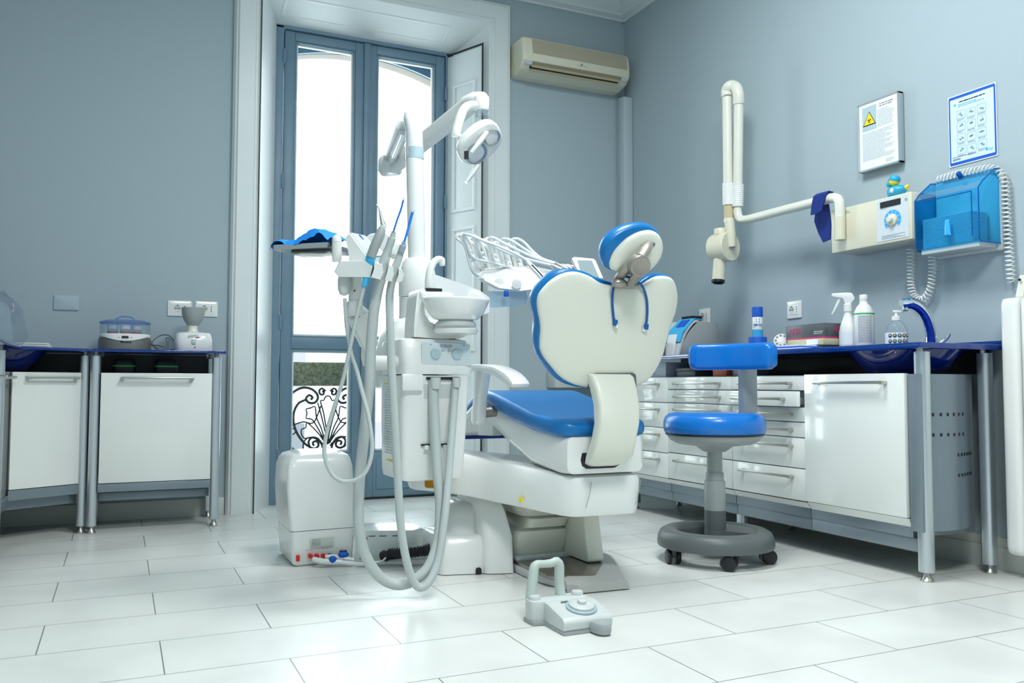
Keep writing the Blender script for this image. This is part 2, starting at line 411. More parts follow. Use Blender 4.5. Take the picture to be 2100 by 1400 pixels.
rail = thing('balcony_railing', 'black wrought iron balcony railing with scrolls outside the french window', 'railing', (1.385, 5.85, 0))
def iron(pts2, r=.006, both=True):
    m2 = MB()
    for s in ((1, -1) if both else (1,)):
        m2.tube([(1.294 + s*(p[0]-1.294), 5.85, p[2]) for p in pts2], r, 6, True, .02)
    return m2
AX = 385
Z3 = (2.917, 540, 760)
sc_ = [iron([(0.9972, 5.85, 0.5105), (1.0182, 5.85, 0.5775), (1.034, 5.85, 0.6279), (1.0723, 5.85, 0.6672), (1.1278, 5.85, 0.6898), (1.1843, 5.85, 0.6784), (1.221, 5.85, 0.6442), (1.2249, 5.85, 0.6101), (1.2025, 5.85, 0.5852), (1.163, 5.85, 0.5877), (1.1457, 5.85, 0.6161), (1.1679, 5.85, 0.6387), (1.1907, 5.85, 0.6216), (1.1773, 5.85, 0.608)], .009),
       iron([(1.1537, 5.85, 0.6082), (1.1013, 5.85, 0.5881), (1.0687, 5.85, 0.5321), (1.0642, 5.85, 0.4647), (1.0818, 5.85, 0.3971), (1.1161, 5.85, 0.3401), (1.1558, 5.85, 0.2997), (1.2012, 5.85, 0.2758), (1.2293, 5.85, 0.2863), (1.2347, 5.85, 0.3089), (1.2174, 5.85, 0.3263), (1.195, 5.85, 0.3156), (1.2043, 5.85, 0.295)], .009),
       iron([(1.2483, 5.85, 0.5643), (1.1987, 5.85, 0.4513), (1.1311, 5.85, 0.4581), (1.0756, 5.85, 0.4421), (1.0371, 5.85, 0.426), (1.0321, 5.85, 0.3925), (1.0545, 5.85, 0.373), (1.0786, 5.85, 0.3881), (1.0705, 5.85, 0.4141), (1.0517, 5.85, 0.4089)], .0052),
       iron([(1.2872, 5.85, 0.3018), (1.2817, 5.85, 0.3702), (1.2551, 5.85, 0.4845), (1.2252, 5.85, 0.5873)], .0052), iron([(1.294, 5.85, 0.3016), (1.2883, 5.85, 0.3928), (1.266, 5.85, 0.5186), (1.2444, 5.85, 0.5986), (1.2649, 5.85, 0.6007), (1.2783, 5.85, 0.6269), (1.2931, 5.85, 0.6326)], .0052),
       iron([(1.2824, 5.85, 0.3133), (1.2503, 5.85, 0.4163), (1.2187, 5.85, 0.485), (1.2086, 5.85, 0.559), (1.1804, 5.85, 0.5513), (1.1467, 5.85, 0.5426), (1.155, 5.85, 0.5142), (1.1476, 5.85, 0.4804), (1.1871, 5.85, 0.4741), (1.2334, 5.85, 0.4053), (1.2778, 5.85, 0.3191)], .0052),
       iron([(1.2802, 5.85, 0.3076), (1.2337, 5.85, 0.3769), (1.1559, 5.85, 0.452), (1.1485, 5.85, 0.4183), (1.1184, 5.85, 0.4076), (1.1212, 5.85, 0.3681), (1.1439, 5.85, 0.3451), (1.2001, 5.85, 0.355), (1.2712, 5.85, 0.3022)], .0052),
       iron([(1.2759, 5.85, 0.2907), (1.2229, 5.85, 0.3375), (1.1663, 5.85, 0.3502), (1.1331, 5.85, 0.3172), (1.1316, 5.85, 0.2722)], .0052),
       iron([(1.2778, 5.85, 0.6647), (1.2524, 5.85, 0.6841), (1.2355, 5.85, 0.6693), (1.2415, 5.85, 0.6442), (1.2621, 5.85, 0.6419), (1.2664, 5.85, 0.6578), (1.2549, 5.85, 0.6647)], .008),
       iron([(1.2636, 5.85, 0.2683), (1.2575, 5.85, 0.3026), (1.2285, 5.85, 0.343), (1.1888, 5.85, 0.3496), (1.1667, 5.85, 0.3219), (1.1785, 5.85, 0.2821)], .0085),
       iron([(0.9756, 5.85, 0.4884), (0.9993, 5.85, 0.3764), (1.0333, 5.85, 0.3086), (1.0783, 5.85, 0.2626), (1.1011, 5.85, 0.2171)], .0085)]
for m2 in sc_: m2.build('scroll', 'iron', rail)
mb = MB(); mb.bx(.5, 2.3, 5.835, 5.865, .835, .86); mb.bx(.5, 2.3, 5.84, 5.86, .10, .12); mb.build('rail', 'iron', rail)
mb = MB()
for x in (.52, .86, 1.90, 2.28): mb.bx(x-.008, x+.008, 5.842, 5.858, -.012, .84)
mb.bx(1.28, 1.31, 5.84, 5.86, .12, .28, .004)
mb.build('upright', 'iron', rail)
mb = MB(); mb.bx(.45, 2.35, 5.80, 5.832, .700, .862, .006); o = mb.build('railing_mat', 'moss', None, origin=(1.4, 5.81, .69)); tag(o, 'green mossy screening mat fixed along the top of the balcony railing', 'mat')

SHU = mat('grey_shutter', (.06, .065, .075), .8); SHU2 = mat('pale_shutter', (.12, .11, .12), .8)
def house(x0, x1, y, z1, rows, lab, seed=0):
    t = thing('street_house', lab, 'house', ((x0+x1)/2, y, -12), 'houses across the street')
    MB().bx(x0, x1, y, y+8, -12, z1).build('wall', 'facade', t)
    MB().bx(x0-.2, x1+.2, y-.2, y+8, z1, z1+.25).build('roof_edge', 'facade', t)
    rg = random.Random(seed); n = int((x1-x0)/2.4)
    for z in rows:
        for i in range(n):
            x = x0+(i+.5)*(x1-x0)/n
            m2 = MB(); m2.bx(x-.42, x+.42, y-.04, y+.02, z, z+1.5); m2.build('shutter', SHU if rg.random() < .5 else SHU2, t)
    return t
house(3.4, 12.0, 27, 2.6, (-5.2, -2.0, .6), 'white house with shuttered windows seen through left window pane')
house(12.4, 20, 34, 1.6, (-5.4, -2.2), 'lower pale house farther off behind the white shuttered one', 3)

# ---------------------------------------------------------------- camera, light, view
sc = bpy.context.scene
cam = bpy.data.cameras.new('camera'); co = bpy.data.objects.new('camera', cam); C.objects.link(co); sc.camera = co
yaw, pit, rol = 0.43010763, 0.05108428, 0.00202744
fw = V((math.sin(yaw)*math.cos(pit), math.cos(yaw)*math.cos(pit), math.sin(pit))); rt = V((math.cos(yaw), -math.sin(yaw), 0)); up = rt.cross(fw)
r2 = rt*math.cos(rol)+up*math.sin(rol); u2 = -rt*math.sin(rol)+up*math.cos(rol)
co.matrix_world = Matrix(((r2.x, u2.x, -fw.x, 0), (r2.y, u2.y, -fw.y, 0), (r2.z, u2.z, -fw.z, .709), (0, 0, 0, 1)))
cam.sensor_width = 36; cam.sensor_fit = 'HORIZONTAL'; cam.lens = 1747.05*36/2100; cam.clip_start = .02
w = bpy.data.worlds.new('daylight'); sc.world = w; w.use_nodes = True
bg = w.node_tree.nodes['Background']; bg.inputs['Color'].default_value = (.86, .965, 1, 1); bg.inputs['Strength'].default_value = 5.0
def area(name, loc, rot, sx, sy, power, col=(1, 1, 1), portal=False):
    l = bpy.data.lights.new(name, 'AREA'); l.shape = 'RECTANGLE'; l.size = sx; l.size_y = sy; l.energy = power; l.color = col
    if portal: l.cycles.is_portal = True
    o = bpy.data.objects.new(name, l); C.objects.link(o); o.location = loc; o.rotation_euler = rot; return o
area('window_portal', (1.385, 5.34, 1.45), (R(-90), 0, 0), 1.15, 2.8, 1, portal=True)
area('ceiling_light', (1.5, 2.3, CZ-.03), (0, 0, 0), .7, .7, 42, (.96, 1, 1))
area('ceiling_light', (.9, .2, CZ-.03), (0, 0, 0), .8, .8, 57, (.97, 1, .99))
sc.view_settings.view_transform = 'Standard'; sc.view_settings.look = 'None'; sc.view_settings.exposure = 0.62; sc.view_settings.gamma = 1
sc.view_settings.use_curve_mapping = False
sc.cycles.use_denoising = True; sc.cycles.max_bounces = 8; sc.cycles.transparent_max_bounces = 16; sc.cycles.caustics_reflective = False; sc.cycles.caustics_refractive = False
sc.cycles.sample_clamp_indirect = 6

# ================================================================ CABINETS
def post(mb, x, y, z0, z1, wx=.066, wy=.05, r=.02):
    mb.rings([ring3(rect(x-wx/2, x+wx/2, y-wy/2, y+wy/2, r), z) for z in (z0, z1)])
    return mb
def foot(x, y, z1=.034):
    return MB().lathe([(.004, 0), (.021, 0), (.022, .004), (.018, .009), (.011, .02), (.009, z1+.004), (.004, z1+.004)], (x, y, 0), 20)
def bar_handle(y0, y1, x, z, parent, ax='y'):
    """flat satin bar on two stubs, standing off a front at x"""
    m2 = MB()
    if ax == 'y':
        m2.bx(x-.032, x-.022, y0, y1, z-.006, z+.006, .003)
        for y in (y0+.008, y1-.008): m2.bx(x-.028, x+.002, y-.008, y+.008, z-.008, z+.005, .002)
    else:
        m2.bx(y0, y1, x-.032, x-.022, z-.006, z+.006, .003)
        for y in (y0+.008, y1-.008): m2.bx(y-.008, y+.008, x-.028, x+.002, z-.008, z+.005, .002)
    return m2.build('handle', 'nickel', parent)

# ---- right hand run
def leg(x, y, parent, big=False, z1=.150):
    p = post(MB(), x, y, .034, .835 if big else z1, *((.050, .05) if big else (.05, .05))).build('leg', 'alu', parent)
    foot(x, y).build('foot', 'nickel', p)
    if big: MB().cyl((x-.012, y, .83), (x-.012, y, .8452), .012).build('spacer', 'nickel', p)
def rails(y0, y1, parent):
    MB().bx(2.668, 2.70, y0, y1, .100, .150, .004).build('rail', 'alu_panel', parent)
FX = 2.64
def drawer_unit(y0, y1, zs, lab, pulled=None):
    t = thing('drawer_cabinet', lab, 'cabinet', ((FX+3.05)/2, (y0+y1)/2, .15), 'drawer cabinets along the right wall')
    m2 = MB(); m2.bx(FX+.022, 3.06, y0+.001, y1-.001, .150, .754, .002); m2.build('carcass', 'alu_panel', t)
    m2 = MB(); m2.prism([(FX+.004, .216), (FX+.03, .180), (FX+.04, .180), (FX+.04, .216)], y0+.001, y1-.001, (0, 0, 0), (1, 0, 0), (0, 0, 1), w=(0, 1, 0)); m2.build('plinth', 'lacquer', t)
    rails(y0, y1, t)
    for x in (2.72, 3.02) if y0 > 3 else (): leg(x, y0+.026 if y0 < 3.7 else y1-.03, t)
    for k, (za, zb) in enumerate(zip(zs, zs[1:])):
        d = -.042 if k == pulled else 0
        m2 = MB(); m2.bx(FX+d, FX+.018+d, y0+.0015, y1-.0015, zb+.002, za-.002, .0015)
        dr = m2.build('drawer', 'lacquer', t)
        if d:
            MB().bx(FX+.018+d, FX+.03, y0+.012, y1-.012, zb+.012, za-.03).build('drawer_side', 'alu', dr)
        L = (y1-y0)*.70; c = (y0+y1)/2
        z = za-min(.036, (za-zb)/2)
        bar_handle(c-L/2, c+L/2, FX+d, z, dr)
    return t
ZS6 = (.752, .687, .618, .553, .487, .356, .219); ZS4 = (.752, .617, .483, .350, .217)
drawer_unit(2.774, 3.250, ZS6, 'white six-drawer cabinet beside the big white door, second drawer pulled out a little', 1)
drawer_unit(3.252, 3.772, ZS6, 'white six-drawer cabinet behind the blue stool, all drawers shut')
drawer_unit(3.774, 4.24, ZS4, 'white four-drawer cabinet at the far end, partly behind the chair back')
t = thing('sink_cabinet', 'white cabinet with one large square door under the blue basin', 'cabinet', (2.85, 2.52, .15))
MB().bx(FX+.024, 3.0, 2.262, 2.772, .15, .754, .002).build('carcass', 'alu_panel', t)
d = MB().bx(FX-.006, FX+.018, 2.264, 2.771, .224, .756, .002).build('door', 'lacquer', t); bar_handle(2.339, 2.693, FX-.006, .722, d)
MB().prism([(FX+.004, .221), (FX+.03, .180), (FX+.04, .180), (FX+.04, .221)], 2.264, 2.771, (0, 0, 0), (1, 0, 0), (0, 0, 1), w=(0, 1, 0)).build('plinth', 'lacquer', t)


rails(2.20, 2.773, t)
for x in (2.681, 3.022): leg(x, 2.222, t, True)
MB().bx(2.645, 2.70, 2.205, 2.258, .178, .753, .004).build('corner_profile', 'alu_panel', t)
arcp = [(2.69+.295*i/14, 2.262-.050*math.sin(math.pi*(.12+.88*i/14))) for i in range(15)]
mb = MB(); mb.rings([ring3(arcp+[(x, y+.006) for x, y in arcp[::-1]], z) for z in (.175, .753)]); ep = mb.build('end_panel', 'alu_panel', t)
def on_arc(x):
    i = (x-2.69)/.295*14; a = min(13, int(i)); f = i-a
    return arcp[a][1]*(1-f)+arcp[a+1][1]*f
mb = MB()
for z, x0, x1 in ((.603, 2.737, 2.893), (.528, 2.737, 2.893), (.452, 2.853, 2.972), (.376, 2.853, 2.972)):
    for k in range(6):
        x = x0+(x1-x0)*k/5; y = on_arc(x); mb.bx(x-.0045, x+.0045, y-.0015, y+.004, z-.006, z+.006)
mb.build('perforations', 'black', ep)

t = thing('glass_worktop', 'long dark blue glass worktop with sunk basin along the right wall', 'worktop', (2.85, 3.2, .845))
MB().prism(rnd([(2.60, 2.165), (3.105, 2.165), (3.105, 4.28), (2.60, 4.28)], .006), .8455, .8665, (0, 0, 0), (1, 0, 0), (0, 1, 0), bev=.003).build('glass_sheet', 'blueglass_edge', t)
bz = [(.225, .8455), (.222, .842), (.20, .815), (.165, .775), (.14, .757), (.05, .756), (.004, .756)]
MB().lathe(bz, (2.83, 2.43, 0), 40, sx=.85).build('basin', 'blueglass', t)
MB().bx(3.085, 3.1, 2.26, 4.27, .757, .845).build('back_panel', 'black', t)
MB().bx(3.10, 3.109, 2.165, 4.28, .8665, .885, .002).build('upstand', 'blueglass_edge', t)

# ---- left hand run
def legs(t, posts):
    for x, y in posts:
        p = post(MB(), x, y, .034, .846, .044, .044, .02).build('leg', 'alu', t); foot(x, y).build('foot', 'nickel', p)
        MB().cyl((x, y, .846), (x, y, .8642), .012).build('spacer', 'bronze', p)
t = thing('cabinet', 'white single-door cabinet left of the french window, under yogurt maker and mixer', 'cabinet', (.165, 4.7, .2))
MB().bx(-.088, .42, 4.562, 4.87, .235, .7645, .002).build('carcass', 'alu_panel', t)
MB().bx(.42, .438, 4.55, 4.87, .19, .7645, .002).build('side_panel', 'alu_panel', t)
d = MB().bx(-.086, .419, 4.54, 4.558, .236, .764, .0015).build('door', 'lacquer', t); bar_handle(0.0, .332, 4.54, .739, d, 'x')
legs(t, ((-.112, 4.565), (.442, 4.562), (.442, 4.875), (-.11, 4.875)))
MB().bx(-.09, .42, 4.545, 4.57, .192, .233, .003).build('rail', 'alu_panel', t); MB().bx(-.09, .42, 4.60, 4.63, .145, .185, .003).build('rail', 'alu_panel', t)
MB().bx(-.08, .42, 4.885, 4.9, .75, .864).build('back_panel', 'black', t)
t = thing('glass_worktop', 'small dark blue glass top under the yogurt maker', 'worktop', (.17, 4.7, .865))
MB().prism(rnd([(-.128, 4.515), (.487, 4.515), (.487, 4.915), (-.128, 4.915)], [.004, .02, .004, .004]), .8645, .878, (0, 0, 0), (1, 0, 0), (0, 1, 0), bev=.003).build('glass_sheet', 'blueglass_edge', t)
t = thing('corner_cabinet', 'white angled corner cabinet beside the single-door cabinet', 'cabinet', (-.5, 4.7, .2))
MB().prism([(-.185, 4.60), (-.455, 4.445), (-.80, 4.447), (-.80, 4.87), (-.185, 4.87)], .235, .7645, (0, 0, 0), (1, 0, 0), (0, 1, 0), w=(0, 0, 1)).build('carcass', 'alu_panel', t)
du, dn = (V((-.172, 4.578, 0))-V((-.446, 4.418, 0))).normalized(), V((0, 0, 1))
do = V((-.446, 4.418, 0)); dL = (V((-.172, 4.578, 0))-do).length
d = MB().prism(rect(0.004, dL, .236, .764), -.018, 0, do, du, dn, bev=.0015).build('door', 'lacquer', t)
mb = MB(); wv = du.cross(dn)
mb.prism(rect(.06, dL-.02, .734, .746), .022, .032, do, du, dn, bev=.003)
for a in (.06, dL-.036): mb.prism(rect(a, a+.016, .732, .745), -.001, .028, do, du, dn)
mb.build('handle', 'nickel', d)
legs(t, ((-.158, 4.595),))
MB().prism([(-.175, 4.578), (-.445, 4.42), (-.465, 4.45), (-.19, 4.61)], .188, .233, (0, 0, 0), (1, 0, 0), (0, 1, 0), w=(0, 0, 1)).build('rail', 'alu_panel', t)
MB().prism([(-.19, 4.62), (-.47, 4.47), (-.49, 4.50), (-.20, 4.65)], .140, .182, (0, 0, 0), (1, 0, 0), (0, 1, 0), w=(0, 0, 1)).build('rail', 'alu_panel', t)
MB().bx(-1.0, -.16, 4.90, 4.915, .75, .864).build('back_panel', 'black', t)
t = thing('side_cabinet', 'white cabinet with door along left wall at picture edge', 'cabinet', (-.7, 4.0, .2))
MB().bx(-.95, -.472, 3.55, 4.42, .215, .7645, .002).build('carcass', 'alu_panel', t)
for y0, y1 in ((4.0, 4.415), (3.56, 3.997)):
    d = MB().bx(-.472, -.454, y0, y1, .216, .764, .0015).build('door', 'lacquer', t)
    m2 = MB(); m2.bx(-.430, -.420, y0+.04, y1-.03, .733, .745, .003)
    for y in (y0+.05, y1-.05): m2.bx(-.455, -.424, y-.008, y+.008, .731, .744, .002)
    m2.build('handle', 'nickel', d)
legs(t, ((-.452, 4.03), (-.96, 3.58)))
MB().bx(-.475, -.445, 3.55, 4.42, .165, .212, .003).build('rail', 'alu_panel', t)
t = thing('glass_worktop', 'angled dark blue glass corner worktop at left edge', 'worktop', (-.6, 4.4, .865))
MB().prism([(-.134, 4.515), (-.134, 4.915), (-1.01, 4.915), (-1.01, 3.4), (-.405, 3.4), (-.405, 4.385)], .8645, .878, (0, 0, 0), (1, 0, 0), (0, 1, 0), bev=.003).build('glass_sheet', 'blueglass_edge', t)
MB().lathe([(.2, .8645), (.19, .85), (.15, .80), (.12, .772), (.004, .771)], (-.52, 4.60, 0), 32).build('basin', 'blueglass', t)

# ================================================================ THINGS ON THE LEFT RUN
t = thing('yogurt_maker', 'round yogurt maker with clear blue lid on small blue glass top', 'appliance', (.015, 4.70, .878))
def yr(a, b, z, e=.8): return ring3(ell(.015, 4.70, a, b, 40, e), z)
MB().rings([yr(.118, .112, .878), yr(.124, .116, .882), yr(.122, .114, .93), yr(.118, .111, .944)]).build('base', mat('charcoal_shell', (.17, .172, .165), .35, metal=.3), t)
MB().rings([yr(.1185, .1115, .940), yr(.120, .113, .952), yr(.116, .109, .958), yr(.02, .02, .958)]).build('top_ring', 'plastic', t)
# white fascia: a lens shaped band on the front
fa = [(x/20.0*.105, .944-.022*math.cos(math.pi/2*x/20.0)) for x in range(-20, 21)]
mb = MB(); rA, rB = [], []
for x, z in fa:
    y = 4.70-.114*max(0, 1-abs(x/.122)**2.5)**(1/2.5)-.0035; rA.append((x+.015, y, z)); rB.append((x+.015, y, .953))
for i in range(len(rA)-1): mb.quad(rA[i], rA[i+1], rB[i+1], rB[i])
f = mb.build('fascia', 'plastic', t)
MB().bx(.0, .03, 4.578, 4.588, .935, .946, .001).build('display', 'black', f)
mb = MB()
for x in (-.012, .044): mb.cyl((x, 4.588, .940), (x, 4.580, .940), .003, 10)
mb.build('button', 'lightgrey', f)
text('Moulinex', .0135, (.02, 4.5825, .917), (1, 0, 0), (0, 0, 1), 'black', 'lettering', t, bold=.0002)
MB().rings([yr(.115, .108, .957), yr(.117, .110, .99), yr(.116, .109, 1.012)], cap=False).build('cover', 'clear', t)
cv = MB().rings([yr(.1165, .1095, 1.012), yr(.1205, .1125, 1.014), yr(.119, .111, 1.019), yr(.09, .085, 1.028), yr(.03, .03, 1.031)]).build('lid', 'bluelid', t)
MB().tube([(-.03, 4.66, 1.029), (-.01, 4.66, 1.043), (.02, 4.66, 1.046), (.045, 4.66, 1.041), (.06, 4.66, 1.028)], [.003, .004, .004, .004, .003], 8).build('lid_handle', 'bluelid', cv)
for i, (x, y, lab) in enumerate(((-.043, 4.68, 'left'), (.015, 4.655, 'middle'), (.066, 4.69, 'right'))):
    j = thing('yogurt_jar', {'left': 'white-lidded jar inside the yogurt maker, left of the middle jar', 'middle': 'white-lidded jar at the front middle inside the yogurt maker', 'right': 'white-lidded jar inside the yogurt maker, nearest the mixer'}[lab], 'jar', (x, y, .9585), 'jars in the yogurt maker')
    MB().lathe([(.003, .9585), (.024, .9585), (.025, .962), (.025, .982), (.022, .984), (.003, .984)], (x, y, 0), 24).build('jar_body', 'clear', j)
    MB().lathe([(.003, .9595), (.0235, .9595), (.0235, .972), (.003, .972)], (x, y, 0), 24).build('contents', 'red', j)
    MB().lathe([(.003, .983), (.0245, .983), (.025, .985), (.025, .999), (.023, 1.003), (.003, 1.0035)], (x, y, 0), 24).build('jar_lid', 'plastic', j)

t = thing('mixer', 'white bench mixer with grey rubber bowl on small blue glass top', 'mixer', (.338, 4.72, .878))
mb = MB()
rg = []
for z, a, b, e in ((.878, .090, .085, .5), (.884, .093, .088, .5), (.935, .092, .087, .5), (.962, .088, .08, .55), (.974, .083, .07, .6), (.978, .06, .055, .7), (.980, .03, .03, 1)): rg.append(ring3(ell(.338, 4.72, a, b, 40, e), z))
mb.rings(rg).build('body', 'plastic', t)
MB().lathe([(.030, .975), (.032, .978), (.026, .984), (.022, 1.0), (.023, 1.012), (.024, 1.016)], (.335, 4.71, 0), 28).build('collar', 'ivory', t)
MB().lathe([(.022, 1.012), (.030, 1.018), (.040, 1.032), (.050, 1.052), (.056, 1.075), (.058, 1.106), (.0565, 1.107), (.054, 1.09), (.046, 1.05), (.02, 1.022), (.002, 1.021)], (.335, 4.71, 0), 36, cap=False).build('bowl', 'grey_plastic', t)
mb = MB().bx(.325, .345, 4.626, 4.636, .915, .942, .003); mb.build('switch', 'lightgrey', t)
text('alphamix 2', .011, (.33, 4.6275, .957), (1, 0, .12), (0, .2, 1), 'black', 'lettering', t, bold=.0002)
mb = MB().bx(.345, .362, 4.626, 4.634, .950, .9525); mb.bx(.337, .345, 4.628, 4.636, .898, .901); mb.build('red_mark', 'red', t)
def cordL(pts, name, lab): o = MB().tube(pts, .0028, 8).build(name, 'darkgrey', None, origin=pts[0]); return tag(o, lab, 'cable', 'power cords on the left glass top')
cordL([(.25, 4.74, .93), (.22, 4.78, .965), (.18, 4.80, .962), (.145, 4.78, .93), (.15, 4.74, .90), (.19, 4.72, .885), (.245, 4.70, .888)], 'power_cord', 'dark cord arching from mixer to yogurt maker in a loop')
cordL([(.138, 4.72, .91), (.17, 4.66, .905), (.20, 4.64, .90), (.225, 4.68, .94), (.205, 4.70, .945), (.215, 4.66, .90), (.18, 4.62, .882), (.15, 4.64, .90), (.165, 4.60, .8815), (.20, 4.61, .8815)], 'power_cord', 'dark cord crumpled flat on glass beside yogurt maker')
def case(x0, x1, lab):
    t = thing('instrument_case', lab, 'case', ((x0+x1)/2, 4.72, .7645), 'cases on the open shelf'); c = (x0+x1)/2; h = (x1-x0)/2
    MB().rings([ring3(ell(c, 4.72, h*s, .05*s, 32, .5), z) for z, s in ((.765, .9), (.77, .98), (.795, 1), (.80, 1.0))]).build('case_base', 'black', t)
    MB().rings([ring3(ell(c, 4.72, h*s, .05*s, 32, .5), z) for z, s in ((.803, 1), (.82, .98), (.836, .82), (.838, .6))]).build('case_lid', 'black', t)
    MB().rings([ring3(ell(c, 4.72, h*1.02, .051, 32, .5), z) for z in (.797, .804)]).build('zip', 'green', t)
case(-.04, .068, 'black green-zipped case on cabinet shelf under yogurt maker'); case(.155, .267, 'black green-zipped case on cabinet shelf nearer the french window')
t = thing('white_tray', 'stack of white plastic trays on the blue corner glass top', 'tray', (-.42, 4.66, .878))
for k in range(3):
    z = .878+.009*k; MB().prism(rect(-.52+.006*k, -.30-.006*k, 4.58, 4.76, .015), z, z+.0075, (0, 0, 0), (1, 0, 0), (0, 1, 0), w=(0, 0, 1), bev=.002).build('tray_layer', 'plastic', t)
rg = random.Random(4); mb = MB(); rings_ = []
for z, s in ((.8855, 1), (.92, 1.05), (.98, 1.0), (1.04, .85), (1.09, .6), (1.12, .25)):
    rings_.append([(-.52+(.12*s+rg.uniform(-.012, .012))*math.cos(2*math.pi*k/18), 4.40+(.13*s+rg.uniform(-.012, .012))*math.sin(2*math.pi*k/18), z+rg.uniform(-.006, .006)) for k in range(18)])
o = mb.rings(rings_).build('plastic_cover', 'clear', None, 25, origin=(-.52, 4.40, .879)); tag(o, 'crinkled clear plastic cover standing at left picture edge', 'cover')

# ================================================================ THINGS ON THE RIGHT RUN
GZ = .8668
t = thing('sealing_machine', 'grey curved countertop machine with blue taped display on far end of worktop', 'machine', (2.87, 3.93, GZ))
sp = rnd([(3.0, GZ), (3.0, 1.056), (2.845, 1.062), (2.775, .99), (2.735, GZ)], [.0, .006, .03, .08, .0], 6)
MB().prism(sp, 3.80, 4.06, (0, 0, 0), (1, 0, 0), (0, 0, 1), w=(0, 1, 0), bev=.003).build('housing', 'grey_plastic', t)
MB().prism(rnd([(2.87, 1.066), (2.835, 1.068), (2.764, .99), (2.727, GZ), (2.737, GZ), (2.779, .985)], [.0, .02, .07, 0, 0, .06], 6), 3.80, 4.06, (0, 0, 0), (1, 0, 0), (0, 0, 1), w=(0, 1, 0)).build('front_cover', 'lightgrey', t)
MB().prism([(2.727, GZ+.002), (2.757, .985), (2.752, .988), (2.720, GZ+.002)], 3.84, 3.92, (0, 0, 0), (1, 0, 0), (0, 0, 1), w=(0, 1, 0)).build('white_strip', 'plastic', t)
MB().prism([(2.748, .945), (2.765, .995), (2.842, 1.071), (2.90, 1.068), (2.90, 1.071), (2.838, 1.076), (2.757, .998), (2.742, .945)], 3.80, 3.94, (0, 0, 0), (1, 0, 0), (0, 0, 1), w=(0, 1, 0)).build('blue_tape', 'cyan_print', t)
MB().prism([(2.79, 1.0270), (2.83, 1.0665), (2.826, 1.0695), (2.786, 1.030)], 3.825, 3.90, (0, 0, 0), (1, 0, 0), (0, 0, 1), w=(0, 1, 0)).build('display', 'royal', t)
t = tag(MB().bx(2.66, 2.72, 3.90, 4.0, GZ, .955, .004).build('holder', 'darkgrey', None, origin=(2.69, 3.95, GZ)), 'small dark grey holder beside the taped grey machine', 'holder')
t = thing('spray_can', 'blue and white aerosol can with navy cap standing in a blue ring', 'can', (2.93, 3.40, GZ))
MB().lathe([(.003, 0), (.045, 0), (.045, .084), (.043, .087), (.029, .087), (.028, .04), (.003, .04)], (2.93, 3.40, GZ), 32).build('ring_base', 'royal', t)
MB().lathe([(.003, .04), (.0265, .04), (.0265, .125)], (2.93, 3.40, GZ), 32).build('lower_label', 'cyan_print', t)
MB().lathe([(.0265, .125), (.0265, .187), (.024, .191), (.003, .191)], (2.93, 3.40, GZ), 32).build('can_body', 'plastic', t)
MB().lathe([(.003, .189), (.027, .189), (.027, .236), (.0255, .240), (.003, .2405)], (2.93, 3.40, GZ), 32).build('cap', 'royal', t)
fu = V((math.cos(R(-37)), math.sin(R(-37)), 0)); fn = V((math.sin(R(-37)), -math.cos(R(-37)), 0))
text('EMICA', .0155, V((2.93, 3.40, GZ+.148))+fn*.0268, fu, (0, 0, 1), 'ink_blue', 'lettering', t, bold=.0003)
mb = MB()
for a in (-.006, .006):
    for b in (-.006, .006): mb.ball(V((2.93, 3.40, GZ+.172))+fn*.0262+fu*a+V((0, 0, b)), .0028, 8)
mb.build('emblem', 'cyan_print', t)
tag(MB().lathe([(.018, 0), (.024, .035), (.0255, .036), (.020, .004), (.002, .003)], (2.88, 3.56, GZ), 24, cap=False).build('cup', 'clear', None, origin=(2.88, 3.56, GZ)), 'small clear cyan cup behind the stool backrest on worktop', 'cup')
t = thing('instrument_disc', 'round grey perforated instrument holder leaning against dark carton', 'holder', (2.79, 3.12, GZ))
dq = V((-.62, -.62, .42)).normalized(); dc = V((2.80, 3.085, GZ+.050)); MB().cyl(dc-dq*.006, dc+dq*.006, .037, 32, bev=.002).build('disc', 'lightgrey', t)
MB().cyl(dc-dq*.040, dc-dq*.006, .024, 24).build('cup', 'grey_plastic', t)
mb = MB(); e1 = dq.cross(V((0, 0, 1))).normalized(); e2 = dq.cross(e1)
for k in range(9):
    a = 2*math.pi*k/9; p = dc+e1*.026*math.cos(a)+e2*.026*math.sin(a); mb.cyl(p+dq*.004, p+dq*.0068, .005, 10)
mb.build('holes', 'black', t)
t = thing('paper_stack', 'flat white booklets with blue edges lying under yellow carton', 'booklets', (2.76, 2.95, GZ))
for k in range(3):
    MB().bx(2.65+.01*k, 2.90, 2.80+.02*k, 3.02-.01*k, GZ+.007*k+.0002, GZ+.0065+.007*k, .001).build('booklet', 'paper' if k != 1 else 'royal', t)
t = thing('carton', 'pale yellow carton between white booklets and dark carton', 'carton', (2.86, 2.92, GZ+.021))
MB().bx(2.775, 2.96, 2.80, 3.02, GZ+.0215, .916, .001).build('box', mat('yellow_card', (.55, .54, .33), .6), t)
MB().bx(2.774, 2.776, 2.83, 2.90, GZ+.024, .913).build('label', 'paper', t)
t = thing('carton', 'dark grey carton with pink lettering on top of yellow carton', 'carton', (2.87, 2.92, .917))
gb = mat('grey_glossy_card', (.085, .095, .105), .3, noise=(12, (.14, .15, .16), .6)); mg = mat('magenta_print', (.62, .03, .20), .4)
MB().bx(2.79, 2.99, 2.805, 3.045, .924, .984, .001).build('box', gb, t); MB().bx(2.7895, 2.9905, 2.8045, 3.0455, .917, .924, .001).build('pink_band', mg, t)
